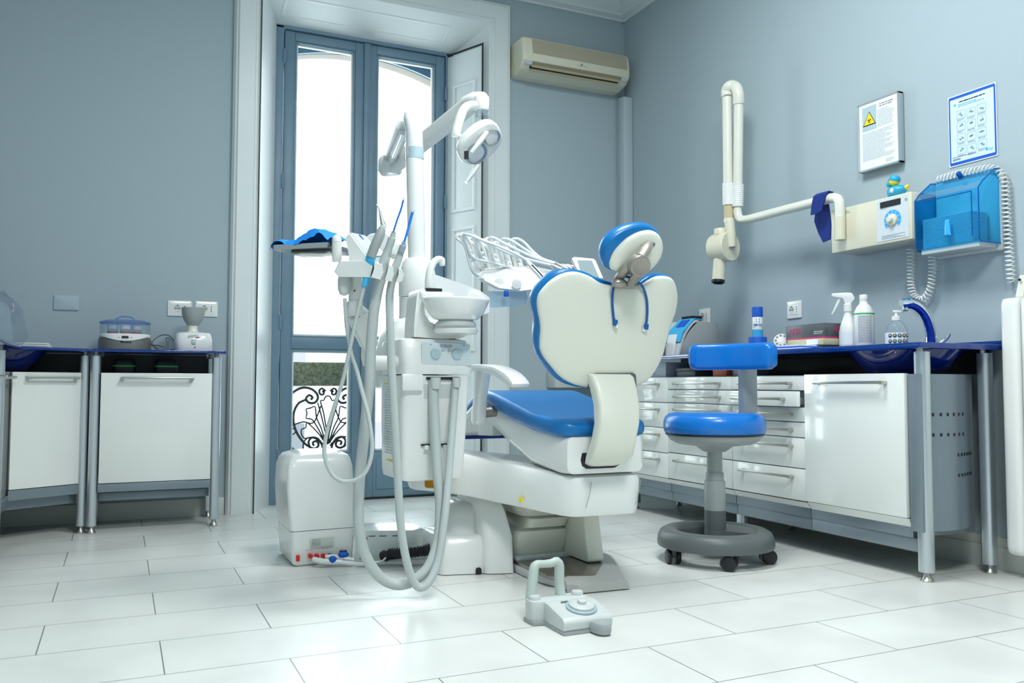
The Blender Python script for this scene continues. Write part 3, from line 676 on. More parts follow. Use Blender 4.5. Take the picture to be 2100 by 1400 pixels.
text('AJSIA', .034, (2.7893, 2.985, .955), (0, -1, 0), (0, 0, 1), mg, 'lettering', t); text('AJSIA', .028, (2.87, 2.8043, .958), (1, 0, 0), (0, 0, 1), mg, 'lettering', t)
mb = MB(); words(mb, (2.7895, 3.03, .94), (0, -1, 0), (0, 0, 1), .16, .215, .006, 2, .008, seed=3); mb.build('fine_print', 'lightgrey', t)
t = thing('spray_bottle', 'white trigger spray bottle beside the taller white bottle', 'bottle', (2.875, 2.755, GZ))
MB().lathe([(.003, 0), (.036, 0), (.038, .004), (.038, .075), (.034, .10), (.022, .135), (.015, .155), (.015, .17)], (2.875, 2.755, GZ), 32).build('bottle_body', 'plastic', t)
MB().lathe([(.038, .02), (.0383, .02), (.0383, .078), (.038, .078)], (2.875, 2.755, GZ), 32).build('label', 'paper', t)
sd = V((-.72, .69, 0))   # the nozzle points left in the picture
def sp3(a, z): return tuple(V((2.875, 2.755, GZ+z))+sd*a)
MB().lathe([(.018, .165), (.018, .195), (.014, .20)], (2.875, 2.755, GZ), 20).build('collar', 'plastic', t)
MB().prism(rnd([(-.03, .222), (-.018, .245), (.0, .248), (.065, .246), (.066, .232), (.02, .222), (.012, .196), (-.012, .196)], .005), -.011, .011, (2.875, 2.755, GZ), sd, (0, 0, 1), bev=.003).build('spray_head', 'plastic', t)
MB().tube([sp3(.03, .226), sp3(.042, .20), sp3(.055, .172), sp3(.066, .155)], [.006, .006, .005, .003], 8).build('trigger', 'plastic', t)
t = thing('bottle', 'tall white bottle with a green line and a printed label', 'bottle', (2.88, 2.672, GZ))
MB().lathe([(.003, 0), (.040, 0), (.042, .004), (.042, .135), (.040, .155), (.030, .178), (.018, .192), (.016, .20), (.016, .208)], (2.88, 2.672, GZ), 36).build('bottle_body', 'plastic', t)
MB().lathe([(.003, .206), (.0165, .206), (.017, .208), (.017, .228), (.015, .231), (.003, .2312)], (2.88, 2.672, GZ), 24).build('cap', 'plastic', t)
MB().lathe([(.0418, .146), (.0424, .146), (.0424, .151), (.0418, .151)], (2.88, 2.672, GZ), 36).build('green_line', 'green', t)
mb = MB()
def cylwords(mb, c, r, a0, a1, z0, lines, lh, seed):
    rg = random.Random(seed)
    for i in range(lines):
        a = a0; z = z0-i*lh
        while a < a1-.03:
            l = rg.uniform(.04, .16); e = min(a+l, a1)
            f = lambda q, zz: (c[0]+r*math.cos(q), c[1]+r*math.sin(q), zz)
            mb.quad(f(a, z), f(e, z), f(e, z+lh*.5), f(a, z+lh*.5)); a = e+.03
cylwords(mb, (2.88, 2.672), .0424, R(190), R(268), GZ+.135, 17, .0068, 5); mb.build('label_print', 'ink', t)
t = thing('soap_pump', 'clear hand soap pump bottle with round pictures on its label', 'bottle', (2.80, 2.436, GZ))
MB().lathe([(.003, 0), (.040, 0), (.042, .003), (.042, .055), (.038, .075), (.028, .09), (.016, .098), (.014, .102)], (2.80, 2.436, GZ), 36).build('bottle_body', 'clear', t)
MB().lathe([(.0422, .004), (.0428, .004), (.0428, .052), (.0422, .052)], (2.80, 2.436, GZ), 36).build('label', 'paper', t)
mb = MB(); m2 = MB()
for r_ in range(2):
    for k in range(5):
        a = R(188)+k*R(24); p = V((2.80+.0428*math.cos(a), 2.436+.0428*math.sin(a), GZ+.018+.022*r_)); q = V((math.cos(a), math.sin(a), 0))
        mb.cyl(p-q*.002, p+q*.0006, .0078, 14); m2.ball(p, (.0042, .0042, .0042), 8)
mb.build('label_roundel', mat('teal_print', (.01, .12, .12), .6), t); m2.build('label_picture', mat('skin_print', (.75, .42, .25), .6), t)
MB().lathe([(.014, .10), (.017, .102), (.017, .118), (.010, .121), (.005, .122), (.005, .136)], (2.80, 2.436, GZ), 20).build('pump_collar', 'plastic', t)
MB().prism(rnd([(-.012, 0), (.03, -.002), (.032, .006), (-.012, .009)], .003), -.007, .007, (2.80, 2.436, GZ+.134), (.55, -.83, 0), (0, 0, 1), bev=.002).build('pump_head', 'plastic', t)
# tap: arched chrome body with a blue under-face
t = thing('tap', 'arched chrome and blue basin tap on worktop end', 'tap', (2.93, 2.39, GZ))
ca = [(2.935, 2.385, GZ+.006), (2.932, 2.385, .93), (2.915, 2.388, .985), (2.885, 2.392, 1.02), (2.845, 2.397, 1.038), (2.79, 2.402, 1.036)]
MB().tube(ca, [.026, .024, .023, .022, .021, .014], 20, flat=.9).build('tap_body', 'chrome', t)
MB().tube([(x-.0125, y-.0085, z-.012) for x, y, z in ca[:5]]+[(2.80, 2.400, 1.024)], [.0175, .016, .015, .014, .0135, .009], 20, flat=.9).build('blue_face', 'bluechrome', t)
MB().cyl((2.812, 2.40, 1.025), (2.808, 2.40, 1.006), .011, 16).build('aerator', 'chrome', t)
MB().tube([(2.955, 2.36, GZ+.012), (2.97, 2.345, GZ+.03), (2.975, 2.335, GZ+.05)], [.008, .007, .006], 10).build('lever', 'chrome', t)
MB().lathe([(.003, 0), (.033, 0), (.033, .006), (.028, .009)], (2.935, 2.385, GZ), 24).build('tap_flange', 'chrome', t)
# on the open shelf below the glass
SZ = .7545
t = thing('carton', 'white carton on the open shelf below far end of worktop', 'carton', (2.75, 4.0, SZ)); MB().bx(2.69, 2.85, 3.86, 4.10, SZ, .835, .002).build('box', 'paper', t)
text('KaVo', .014, (2.689, 3.98, .775), (0, -1, 0), (0, 0, 1), 'ink', 'lettering', t)
def plain(nm, x0, x1, y0, y1, z1, m, lab, cat):
    t = thing(nm, lab, cat, ((x0+x1)/2, (y0+y1)/2, SZ)); zm = SZ+(z1-SZ)*.62
    MB().bx(x0, x1, y0, y1, SZ, zm, .004).build('box', m, t); MB().bx(x0-.003, x1+.003, y0-.003, y1+.003, zm, z1, .003).build('box_lid', m, t)
plain('storage_box', 2.69, 2.83, 3.60, 3.76, .80, 'darkgrey', 'black box with rounded lid on the shelf beside white carton', 'box')
plain('storage_box', 2.70, 2.84, 3.36, 3.47, .815, 'orange', 'orange lidded box on the shelf below the stool backrest', 'box')
plain('storage_box', 2.72, 2.84, 3.22, 3.345, .81, 'grey_plastic', 'grey lidded box on the shelf right of the orange one', 'box')

# ================================================================ ON THE BACK WALL
t = thing('air_conditioner', 'cream wall air conditioner high up between window and corner', 'air conditioner', (2.64, 4.93, 2.69))
pf = rnd([(4.929, 2.906), (4.745, 2.906), (4.727, 2.80), (4.73, 2.745), (4.775, 2.705), (4.86, 2.685), (4.929, 2.685)], [0, .03, .05, .012, .02, .01, 0], 5)
acp = lambda x: [(x, y, z) for y, z in pf]
def acr(x, s):  # slightly rounded ends
    return [(x, 4.83+(y-4.83)*s if y < 4.83 else y, 2.795+(z-2.795)*s) for y, z in pf]
MB().rings([acr(2.243, .90), acr(2.25, .97), acr(2.262, 1), acr(3.012, 1), acr(3.024, .97), acr(3.03, .90)]).build('body', 'cream', t)
gm = mat('taupe_grille', (.40, .365, .27), .6, bump=(300, .5))
gv = V((0, -.0, 1)); 
g0, g1 = V((0, 4.7275, 2.797)), V((0, 4.7375, 2.888))
MB().rings([[(2.31, g0.y-.0025, g0.z), (3.005, g0.y-.0025, g0.z), (3.005, g1.y-.0025, g1.z), (2.31, g1.y-.0025, g1.z)], [(2.31, g0.y+.004, g0.z), (3.005, g0.y+.004, g0.z), (3.005, g1.y+.004, g1.z), (2.31, g1.y+.004, g1.z)]]).build('front_grille', gm, t)
def low(x0, x1, a, b, h, m, nm):
    """strip lying on the sloping under-face; a, b run from the front edge to the wall"""
    KP = ((0, 4.7285, 2.750), (.2, 4.733, 2.738), (.4, 4.752, 2.7215), (.6, 4.778, 2.7045), (1, 4.87, 2.685))
    def f(s):
        for (s0, y0, z0), (s1, y1, z1) in zip(KP, KP[1:]):
            if s <= s1: k = (s-s0)/(s1-s0); return V((0, y0+(y1-y0)*k, z0+(z1-z0)*k))
    n = V((0, -.65, -.76))
    p, q = f(a), f(b)
    MB().rings([[(x0, p.y, p.z), (x1, p.y, p.z), (x1, q.y, q.z), (x0, q.y, q.z)], [(x0, p.y+n.y*h, p.z+n.z*h), (x1, p.y+n.y*h, p.z+n.z*h), (x1, q.y+n.y*h, q.z+n.z*h), (x0, q.y+n.y*h, q.z+n.z*h)]]).build(nm, m, t)
vn = mat('tan_vane', (.52, .45, .28), .45); vn2 = mat('tan_recess', (.28, .245, .165), .6)
low(2.31, 2.96, .10, .30, .007, vn2, 'outlet_recess'); low(2.31, 2.96, .30, .42, .010, vn, 'vane'); low(2.30, 2.95, .42, .50, .009, 'black', 'outlet_slot'); low(2.31, 2.95, .50, .62, .011, vn, 'vane')
low(2.258, 2.308, .10, .30, .008, 'lightgrey', 'end_cap'); low(2.963, 3.01, .10, .30, .008, 'lightgrey', 'end_cap')
mb = MB(); mb.cyl((2.66, 4.728, 2.776), (2.66, 4.7235, 2.776), .006, 12); words(mb, (2.64, 4.7245, 2.765), (1, 0, 0), (0, 0, 1), -.012, .06, 0, 1, .005); mb.build('badge', 'ink', t)
t = thing('cable_duct', 'pale grey vertical cable duct in corner below air conditioner', 'duct', (3.05, 4.87, 1.40))
mb = MB(); mb.bx(3.035, 3.108, 4.82, 4.929, .10, 2.655, .008); mb.build('duct_cover', mat('duct_grey', (.44, .52, .56), .5), t)
MB().bx(3.030, 3.036, 4.85, 4.90, .10, 2.655, .002).build('seam', mat('duct_seam', (.36, .44, .48), .5), t)
t = tag(MB().bx(2.505, 2.80, 4.80, 4.929, .692, .803, .008).build('wall_box', 'lightgrey', None, origin=(2.65, 4.93, .692)), 'low light grey box on the back wall behind the chair', 'box')

def socket(o, u, lab, w=.122, h=.085, pl='plastic', mods=True, n=None):
    """italian wall socket; o = centre on the wall, u = reading direction"""
    u, v = V(u), V((0, 0, 1)); n = u.cross(v); o = V(o)
    t = thing('socket' if mods else 'blank_switch_plate', lab, 'socket' if mods else 'plate', o, 'wall sockets' if mods else None)
    f = lambda e, d, r: [o+u*x+v*y+n*d for x, y in rect(-w/2+e, w/2-e, -h/2+e, h/2-e, r)]
    MB().rings([f(0, 0, .006), f(0, .003, .006), f(.0015, .006, .005), f(.014, .0092, .003)]).build('plate', pl, t)
    if not mods: return t
    m2 = MB()
    m2.prism(rect(-.036, .012, -.022, .022), .008, .0105, o, u, v); m2.prism(rect(.0135, .036, -.022, .022), .008, .0105, o, u, v); m2.build('module', 'plastic', t)
    MB().puff(ell(-.012, 0, .019, .019, 24), [(0, .0106), (.001, .0112), (.002, .0108)], o, u, v).build('round_insert', 'lightgrey', t)
    m2 = MB()
    for x, y, s in ((-.021, 0, .0030), (-.012, 0, .0022), (-.003, 0, .0030), (-.012, .0165, .003), (.0247, .012, .0026), (.0247, 0, .0026), (.0247, -.012, .0026)): m2.prism(ell(x, y, s*1.2, s, 10), .0104, .0116, o, u, v)
    m2.build('pin_hole', 'black', t); return t
socket((.281, 4.929, 1.119), (1, 0, 0), 'left white wall socket, half hidden by the grey mixer bowl'); socket((.418, 4.929, 1.121), (1, 0, 0), 'right white wall socket nearest the window casing', .118)
socket((-.263, 4.929, 1.127), (1, 0, 0), 'wall-coloured blank plate on the left back wall', .118, .078, mat('painted_plate', (.40, .50, .55), .5), False)
socket((WX-.001, 3.328, 1.094), (0, -1, 0), 'square white socket on right wall above the dark carton', .10, .088)
t = socket((WX-.001, 4.06, 1.115), (0, -1, 0), 'white socket with black plug above the taped grey machine', .10, .088)
MB().bx(3.02, 3.098, 4.07, 4.17, 1.10, 1.116, .004).build('plug', 'black', t)

# ================================================================ ON THE RIGHT WALL
t = thing('framed_notice', 'white framed radiation notice with yellow triangle on right wall', 'notice', (3.09, 2.75, 1.69))
u_, v_ = V((0, -1, 0)), V((0, 0, 1)); o_ = V((3.075, 2.752, 1.845))      # front face, looking towards -x
fw_, fh_ = .113, .157
mb = MB()
for a, b, c, d in ((-fw_, fw_, fh_-.007, fh_), (-fw_, fw_, -fh_, -fh_+.007), (-fw_, -fw_+.007, -fh_, fh_), (fw_-.007, fw_, -fh_, fh_)): mb.prism(rect(a, b, c, d), -.030, .002, o_, u_, v_, bev=.001)
mb.build('frame', 'alu', t); MB().prism(rect(-fw_+.005, fw_-.005, -fh_+.005, fh_-.005), -.03, 0, o_, u_, v_).build('sheet', 'paper', t)
MB().prism(rect(-.088, -.008, .025, .137), 0, .0005, o_, u_, v_).build('grey_panel', mat('notice_grey', (.42, .55, .60), .7), t)
def tri(cx, cy, s): return [(cx-s, cy-s*.80), (cx+s, cy-s*.80), (cx, cy+s*.95)]
MB().prism(rnd(tri(-.048, .078, .037), .002), .0005, .0009, o_, u_, v_).build('triangle_border', 'black', t)
MB().prism(rnd(tri(-.048, .078, .031), .001), .0009, .0012, o_, u_, v_).build('warning_triangle', 'yellow', t)
mb = MB()
for k in range(3):
    a = R(90+180+120*k); 
    mb.prism([(-.048+.003*math.cos(a-.5), .070+.003*math.sin(a-.5)), (-.048+.0105*math.cos(a-.5), .070+.0105*math.sin(a-.5)), (-.048+.0105*math.cos(a+.5), .070+.0105*math.sin(a+.5)), (-.048+.003*math.cos(a+.5), .070+.003*math.sin(a+.5))], .0012, .0016, o_, u_, v_)
mb.prism(ell(-.048, .070, .0022, .0022, 10), .0012, .0016, o_, u_, v_); mb.build('trefoil', 'black', t)
mb = MB(); words(mb, o_, u_, v_, .008, .085, .128, 2, .010, .5, seed=2); mb.build('heading', 'ink', t)
mb = MB(); words(mb, o_, u_, v_, -.003, .088, .104, 13, .0062, seed=5); words(mb, o_, u_, v_, -.088, .088, .013, 21, .0062, seed=8); words(mb, o_, u_, v_, .04, .088, -.128, 3, .006, seed=9)
words(mb, o_, u_, v_, -.085, -.02, .034, 2, .005, seed=11); mb.build('text_lines', mat('faint_print', (.42, .48, .52), .8), t)

t = thing('poster', 'blue bordered hand hygiene poster with small pictures on the right wall', 'poster', (3.105, 2.31, 1.61))
o_ = V((3.107, 2.312, 1.759)); pw, ph = .107, .147
MB().prism(rect(-pw, pw, -ph, ph, .004), -.001, .0008, o_, u_, v_).build('sheet', 'paper', t)
MB().prism(rnd([(-pw+.006, -ph+.004), (pw-.006, -ph+.004), (pw-.003, -ph+.012), (pw-.003, ph-.012), (pw-.006, ph-.004), (-pw+.006, ph-.004), (-pw+.003, ph-.012), (-pw+.003, -ph+.012)], .001), .0008, .0013, o_, u_, v_).build('border', 'royal', t)
MB().prism(rect(-pw+.010, pw-.010, -ph+.016, ph-.016), .0013, .0018, o_, u_, v_).build('inner_sheet', mat('pale_blue_paper', (.60, .74, .88), .7), t)
o2 = o_ + u_.cross(v_)*.0019
mb = MB(); words(mb, o2, u_, v_, -.055, .06, .112, 1, .008, .55, seed=1); mb.build('heading', 'black', t)
mb = MB(); words(mb, o2, u_, v_, -.06, .062, .101, 2, .0065, seed=6); mb.prism(rnd(ell(.062, -.110, .006, .006, 12), 0), 0, .0005, o2, u_, v_); words(mb, o2, u_, v_, .07, .09, -.112, 2, .006, seed=4); mb.prism(ell(-.075, .106, .005, .005, 12), 0, .0005, o2, u_, v_); mb.build('cyan_text', 'cyan_print', t)
mf = MB(); mh = MB(); mw = MB(); rg = random.Random(12)
for r_ in range(4):
    for c_ in range(3):
        cx, cy = -.048+.046*c_, .062-.049*r_-.004*(c_ == 1)
        for a, b, c, d in ((cx-.019, cx+.019, cy+.0155, cy+.017), (cx-.019, cx+.019, cy-.017, cy-.0155), (cx-.0195, cx-.018, cy-.016, cy+.016), (cx+.018, cx+.0195, cy-.016, cy+.016)): mf.prism(rect(a, b, c, d), 0, .0004, o2, u_, v_)
        # two simple hands meeting
        for s in (-1, 1):
            bx, by, an = cx+s*rg.uniform(.003, .007), cy+rg.uniform(-.006, .005), rg.uniform(-.7, .7)
            mh.prism(ell(bx, by, .006, .0035, 10, 1, an), 0, .0004, o2, u_, v_)
            for k in range(3):
                q = an+s*(.5+.25*k); mh.prism(rect(-.0006, .0006, 0, .008), 0, .0005, o2+u_*bx+v_*by, u_*math.cos(q)+v_*math.sin(q), -u_*math.sin(q)+v_*math.cos(q))
        words(mw, o2, u_, v_, cx-.018, cx+.017, cy-.0215, 2, .0042, seed=20+r_*3+c_)
mf.build('picture_frame', mat('pale_blue_line', (.25, .48, .72), .8), t); mh.build('picture', mat('slate_print', (.20, .36, .46), .8), t)
words(mw, o2, u_, v_, -.09, .03, -.112, 1, .006, seed=50); mw.build('caption', 'ink', t)
mb = MB(); mb.prism(rect(-.09, -.055, -.124, -.117), 0, .0005, o2, u_, v_); mb.build('footer', 'ink', t)

# ---- x-ray: wall box, folded arm, tube head
t = thing('xray_unit', 'cream dental x-ray unit with folded pipe arm on the right wall', 'x-ray unit', (2.95, 2.75, 1.31))
BX = 2.95
MB().bx(BX, WX-.001, 2.478, 2.918, 1.314, 1.512, .006).build('control_box', 'cream', t)
op = V((BX, 0, 0))
MB().prism(rect(-2.655, -2.492, 1.326, 1.505, .004), 0, .002, op, (0, -1, 0), (0, 0, 1)).build('control_panel', mat('panel_grey', (.60, .66, .70), .4), t)
MB().prism(rect(-2.635, -2.53, 1.468, 1.494, .003), .002, .004, op, (0, -1, 0), (0, 0, 1)).build('display', 'black', t)
kc = (-2.573, 1.409)
def dialarc(r0, r1, a0, a1, n=24): return [(kc[0]+r1*math.cos(a0+(a1-a0)*i/n), kc[1]+r1*math.sin(a0+(a1-a0)*i/n)) for i in range(n+1)] + [(kc[0]+r0*math.cos(a1-(a1-a0)*i/n), kc[1]+r0*math.sin(a1-(a1-a0)*i/n)) for i in range(n+1)]
MB().prism(dialarc(.027, .043, R(-45), R(225)), .002, .003, op, (0, -1, 0), (0, 0, 1)).build('dial_scale', mat('dial_blue', (.04, .38, .82), .5), t)
mb = MB()
for k in range(9):
    a = R(-45+270*k/8+1); c, s = math.cos(a), math.sin(a)
    mb.prism([(kc[0]+r*c+e*s, kc[1]+r*s-e*c) for r, e in ((.029, -.0008), (.041, -.0008), (.041, .0008), (.029, .0008))], .003, .0036, op, (0, -1, 0), (0, 0, 1))
mb.build('dial_marks', 'paper', t)
kq = V((BX, -kc[0], kc[1])); MB().lathe([(.026, 0), (.025, .010), (.014, .014), (.013, .026), (.011, .028), (.002, .028)], kq, 28, (-1, 0, 0)).build('knob', 'cream', t)
mb = MB(); mb.cyl((BX, 2.503, 1.483), (BX-.003, 2.503, 1.483), .007, 12); mb.build('push_button', 'grey_plastic', t)
mb = MB(); words(mb, (BX-.002, -0, 1.345), (0, -1, 0), (0, 0, 1), -2.63, -2.51, 0, 3, .006, seed=3); words(mb, (BX-.002, 0, 1.462), (0, -1, 0), (0, 0, 1), -2.635, -2.60, 0, 1, .004, seed=3)
words(mb, (BX, 0, 1.492), (0, -1, 0), (0, 0, 1), -2.838, -2.80, 0, 3, .0045, seed=5); mb.build('fine_print', 'ink', t)
MB().cyl((BX, 2.846, 1.4885), (BX-.0012, 2.846, 1.4885), .006, 12).build('badge', 'yellow', t)
arm0 = [(2.93, 2.8451, 1.364), (2.93, 2.8441, 1.4679)]
arm1 = [(2.93, 2.8445, 1.5124), (2.93, 2.8523, 1.5495), (2.93, 2.8898, 1.5637), (2.93, 2.9373, 1.5641), (2.93, 3.158, 1.5661), (2.93, 3.366, 1.5667), (2.93, 3.4697, 1.5676), (2.93, 3.5231, 1.5796), (2.93, 3.5419, 1.614), (2.93, 3.543, 1.6634)]
MB().tube(arm0, .0235, 20).build('arm_socket', 'cream', t)
MB().tube(arm0[1:]+arm1, .0225, 20, True, .01).build('horizontal_arm', 'ivory', t)
pr = [(2.93, 3.5431, 1.6582), (2.93, 3.5239, 2.1922)]; pl_ = [(2.9, 3.5814, 2.2397), (2.9, 3.5813, 1.6525), (2.9, 3.5805, 1.5795)]
MB().tube(pr, .0255, 20).build('upright_tube', 'ivory', t)
top = [pr[1]] + [(2.925, 3.519, 2.237), (2.925, 3.5321, 2.2752), (2.925, 3.5632, 2.301)] + [(2.905, 3.5706, 2.295), (2.905, 3.591, 2.2778)] + [pl_[0]]
MB().tube([V(p) for p in top], .030, 18, True, .006).build('top_bend', 'ivory', t)
MB().tube(pl_[:2], .0262, 20).build('hanging_tube', 'ivory', t)
def sleeve(a, b, r, nm):
    a, b = V(a), V(b); n = 44; MB().rings([[p+V((r_*math.cos(2*math.pi*k/20), r_*math.sin(2*math.pi*k/20), 0)) for k in range(20)] for p, r_ in [(a.lerp(b, i/n), r if i % 4 < 2 else r*.955) for i in range(n+1)]]).build(nm, 'plastic', t)
sl_ = [(2.93, 3.5373, 1.7634), (2.93, 3.5432, 1.6479)]; sleeve(*sl_, .0315, 'ribbed_sleeve')
sl_ = [(2.9, 3.5811, 1.7776), (2.9, 3.5791, 1.6599)]; sleeve(*sl_, .0325, 'ribbed_sleeve')
MB().tube([(2.9, 3.5791, 1.6599), (2.9, 3.5784, 1.5843)], .0262, 20).build('neck', mat('tan_tube', (.55, .48, .30), .35), t)
MB().tube([(2.9, 3.5764, 1.5891), (2.9, 3.5768, 1.5658)], .0285, 20).build('collar_ring', 'ivory', t)
hd = V((2.87, 3.5262, 1.4318)); hn = V((.225, -.974, 0)); hu = V((0, 0, 1)).cross(hn)
mb = MB().lathe([(.003, -.11), (.066, -.11), (.074, -.104), (.0775, -.09), (.0775, -.004), (.074, 0), (.003, 0)], hd, 40, hn); h_ = mb.build('tube_head', 'cream', t)
mb = MB().tube([(2.87, 3.5358, 1.5614), (2.87, 3.529, 1.4962), (2.87, 3.5185, 1.4256)], [.026, .027, .020], 18); mb.build('yoke', 'cream', t)
cN = hd - hn*.055 + hu*(-.0)
MB().lathe([(.034, 0), (.034, .03), (.031, .034), (.003, .034)], cN+V((-.012, 0, .066)), 24).build('head_cap', 'cream', h_)
nz = V((-.10, 0, -1)).normalized()
MB().lathe([(.033, .06), (.033, .172), (.031, .174), (.003, .174)], cN+V((-.012, 0, 0)), 28, nz).build('cone', 'cream', h_)
MB().lathe([(.034, .174), (.034, .186), (.026, .192), (.026, .178), (.003, .178)], cN+V((-.012, 0, 0)), 28, nz).build('cone_tip', 'black', h_)
MB().cyl(hd+hn*.0+V((0, 0, -.002))+hn*.018, hd+hn*.0225, .004, 10).build('screw', 'black', h_)
# thyroid collar hung over the pipe
t = thing('lead_collar', 'navy blue protective collar draped over the x-ray arm', 'collar', (2.92, 3.0, 1.45))
def cloth(pts_a, dx, nm, th=.006):
    a = [V(p) for p in pts_a]; MB().rings([[p+V((dx, 0, 0)) for p in a], [p+V((dx+th, 0, 0)) for p in a]]).build(nm, 'navy', t)
fl = [(2.9, 2.9744, 1.584), (2.9, 2.896, 1.5836), (2.9, 2.9068, 1.5534), (2.9, 2.9262, 1.5093), (2.9, 2.9574, 1.5026), (2.9, 2.9931, 1.5013), (2.9, 2.9858, 1.5455)]
cloth(fl, 0, 'front_flap')
bk = [(2.955, 3.0184, 1.5329), (2.955, 2.9602, 1.5565), (2.955, 2.9377, 1.5475), (2.955, 2.9255, 1.4534), (2.955, 2.9312, 1.3829), (2.955, 2.9746, 1.3755), (2.955, 3.0028, 1.4232), (2.955, 3.027, 1.4828)]
cloth(bk, 0, 'hanging_panel', .007)
MB().rings([[V(p)+V(d) for d in ((0, 0, 0), (.02, 0, .015), (.045, 0, .012), (.06, 0, -.015), (.056, 0, -.018), (.044, 0, .006), (.02, 0, .009), (.005, 0, -.005))] for p in (fl[0], fl[1])]).build('fold', 'navy', t)
# duck
t = thing('rubber_duck', 'small rubber duck in light blue scrubs standing on the x-ray box', 'duck', (3.01, 2.60, 1.513))
dkm = mat('duck_blue', (.02, .36, .60), .35); dd = V((-.10, .995, 0)).normalized()   # faces left in the picture
def dk(a, z, side=0): return V((3.01, 2.598, 1.513)) + dd*a + V((0, 0, z)) + V((dd.y, -dd.x, 0))*side
rgs = []
for a, z, ra, rz in ((-.044, .036, .004, .005), (-.034, .034, .018, .015), (-.012, .029, .030, .026), (.012, .028, .033, .0275), (.034, .028, .024, .026), (.044, .028, .008, .012)):
    rgs.append([dk(a, max(.001, z+rz*math.sin(q)), ra*math.cos(q)) for q in [2*math.pi*k/20 for k in range(20)]])
MB().rings(rgs).build('body', dkm, t)
MB().ball(dk(.014, .075), (.022, .022, .022), 18).build('head', 'yellow', t)
MB().lathe([(.0233, -.002), (.024, .006), (.021, .016), (.012, .0235), (.002, .0245)], dk(.014, .078), 22, V((0, 0, 1))-dd*.35).build('cap', dkm, t)
MB().lathe([(.015, 0), (.015, .01), (.010, .020), (.002, .022)], dk(.028, .068), 16, dd+V((0, 0, -.15))).build('mask', dkm, t)
MB().ball(dk(.042, .079), (.005, .006, .004), 10).build('beak', 'orange', t)
MB().lathe([(.010, 0), (.008, .012), (.003, .02)], dk(-.036, .036), 14, -dd+V((0, 0, .5))).build('tail', 'yellow', t)
MB().ball(dk(.006, .030, -.029), (.010, .009, .011), 10).build('chest_patch', 'plastic', t)
mb = MB()
for s in (-1, 1): mb.ball(dk(.031, .083, s*.013), .003, 8)
mb.build('eye', 'black', t)

# towel dispenser
t = thing('towel_dispenser', 'transparent blue paper towel dispenser on the right wall', 'dispenser', (3.05, 2.33, 1.24))
MB().bx(3.085, WX-.001, 2.178, 2.475, 1.235, 1.545, .008).build('back_plate', 'lightgrey', t)
y0, y1 = 2.188, 2.474
out = [(3.09, 1.552), (3.06, 1.552), (2.99, 1.498), (2.965, 1.47), (2.965, 1.275), (2.975, 1.262), (3.09, 1.262)]
inn = [(3.09, 1.548), (3.062, 1.548), (2.993, 1.494), (2.969, 1.468), (2.969, 1.278), (2.978, 1.266), (3.09, 1.266)]
mb = MB()
for i in range(len(out)-1):
    (xa, za), (xb, zb) = out[i], out[i+1]; mb.quad((xa, y0, za), (xa, y1, za), (xb, y1, zb), (xb, y0, zb))
mb.b.faces.new([mb.b.verts.new((x, y0, z)) for x, z in out]); mb.b.faces.new([mb.b.verts.new((x, y1, z)) for x, z in out])
cvr = mb.build('cover', 'bluecover', t, 20)
edge = mat('deep_blue_edge', (.003, .09, .40), .15)
mb = MB()
for y in (y0, y1): mb.tube([(x, y, z) for x, z in out], .0028, 6, False)
mb.tube([(2.965, y0+.03, 1.46), (2.965, y0+.03, 1.285)], .0022, 6); mb.tube([(2.965, y0+.03, 1.46), (2.965, y1-.02, 1.46)], .0022, 6)
mb.build('cover_edge', edge, cvr)
MB().puff(rnd([(-.016, -.034), (.016, -.034), (.009, .034), (-.009, .034)], .006), [(0, 0), (.002, .006), (.005, .008)], (2.966, 2.325, 1.335), (0, -1, 0), (0, 0, 1)).build('window_lens', mat('lens_blue', (.05, .42, .85), .2), cvr)
MB().cyl((3.02, 2.30, 1.535), (3.00, 2.30, 1.555), .010, 12, bev=.002).build('lock', edge, t)
t2 = MB()
MB().bx(2.98, 3.08, y0+.012, y1-.012, 1.245, 1.268, .004).build('bottom_tray', 'lightgrey', t)
mb = MB()
for k in range(22): mb.bx(2.985, 3.075, y0+.045, y1-.018, 1.270+.0055*k, 1.2738+.0055*k, .001)
tag(mb.build('paper_towels', 'paper', None, origin=(3.03, 2.32, 1.27)), 'stack of folded paper towels inside the blue dispenser', 'paper towels')

t = thing('hand_switch', 'cream x-ray hand switch on white coiled cord resting on radiator', 'switch', (3.06, 2.10, 1.03))
MB().prism(rnd([(-.018, 0), (.016, 0), (.022, .085), (-.004, .088)], .005), -.012, .012, (3.075, 2.105, 1.04), (.0, -1, 0), (.12, 0, 1), bev=.004).build('handset', 'ivory', t)
MB().cyl((3.064, 2.100, 1.108), (3.060, 2.100, 1.108), .005, 12).build('button', 'black', t)
c1 = [(3.085, 2.1492, 1.1062), (3.085, 2.153, 1.1779), (3.085, 2.159, 1.3107), (3.085, 2.163, 1.4441), (3.085, 2.1654, 1.4979), (3.085, 2.1844, 1.5384), (3.085, 2.2144, 1.5588), (3.085, 2.2876, 1.5679), (3.085, 2.3751, 1.5719), (3.085, 2.4553, 1.5673)]
MB().tube(helix(c1, .0145, 42, 14), .0030, 6, False).build('coiled_cord', 'plastic', t)
c2 = [(3.075, 2.4884, 1.2577), (3.075, 2.4851, 1.2039), (3.075, 2.4884, 1.1694), (3.075, 2.4968, 1.1191), (3.075, 2.5217, 1.0804), (3.075, 2.5508, 1.0727), (3.075, 2.5796, 1.0941), (3.075, 2.5935, 1.1291), (3.075, 2.5944, 1.1923), (3.075, 2.5927, 1.2553), (3.075, 2.5941, 1.2977)]
MB().tube(helix(c2, .0145, 30, 14), .0030, 6, False).build('coiled_cord', 'plastic', t)

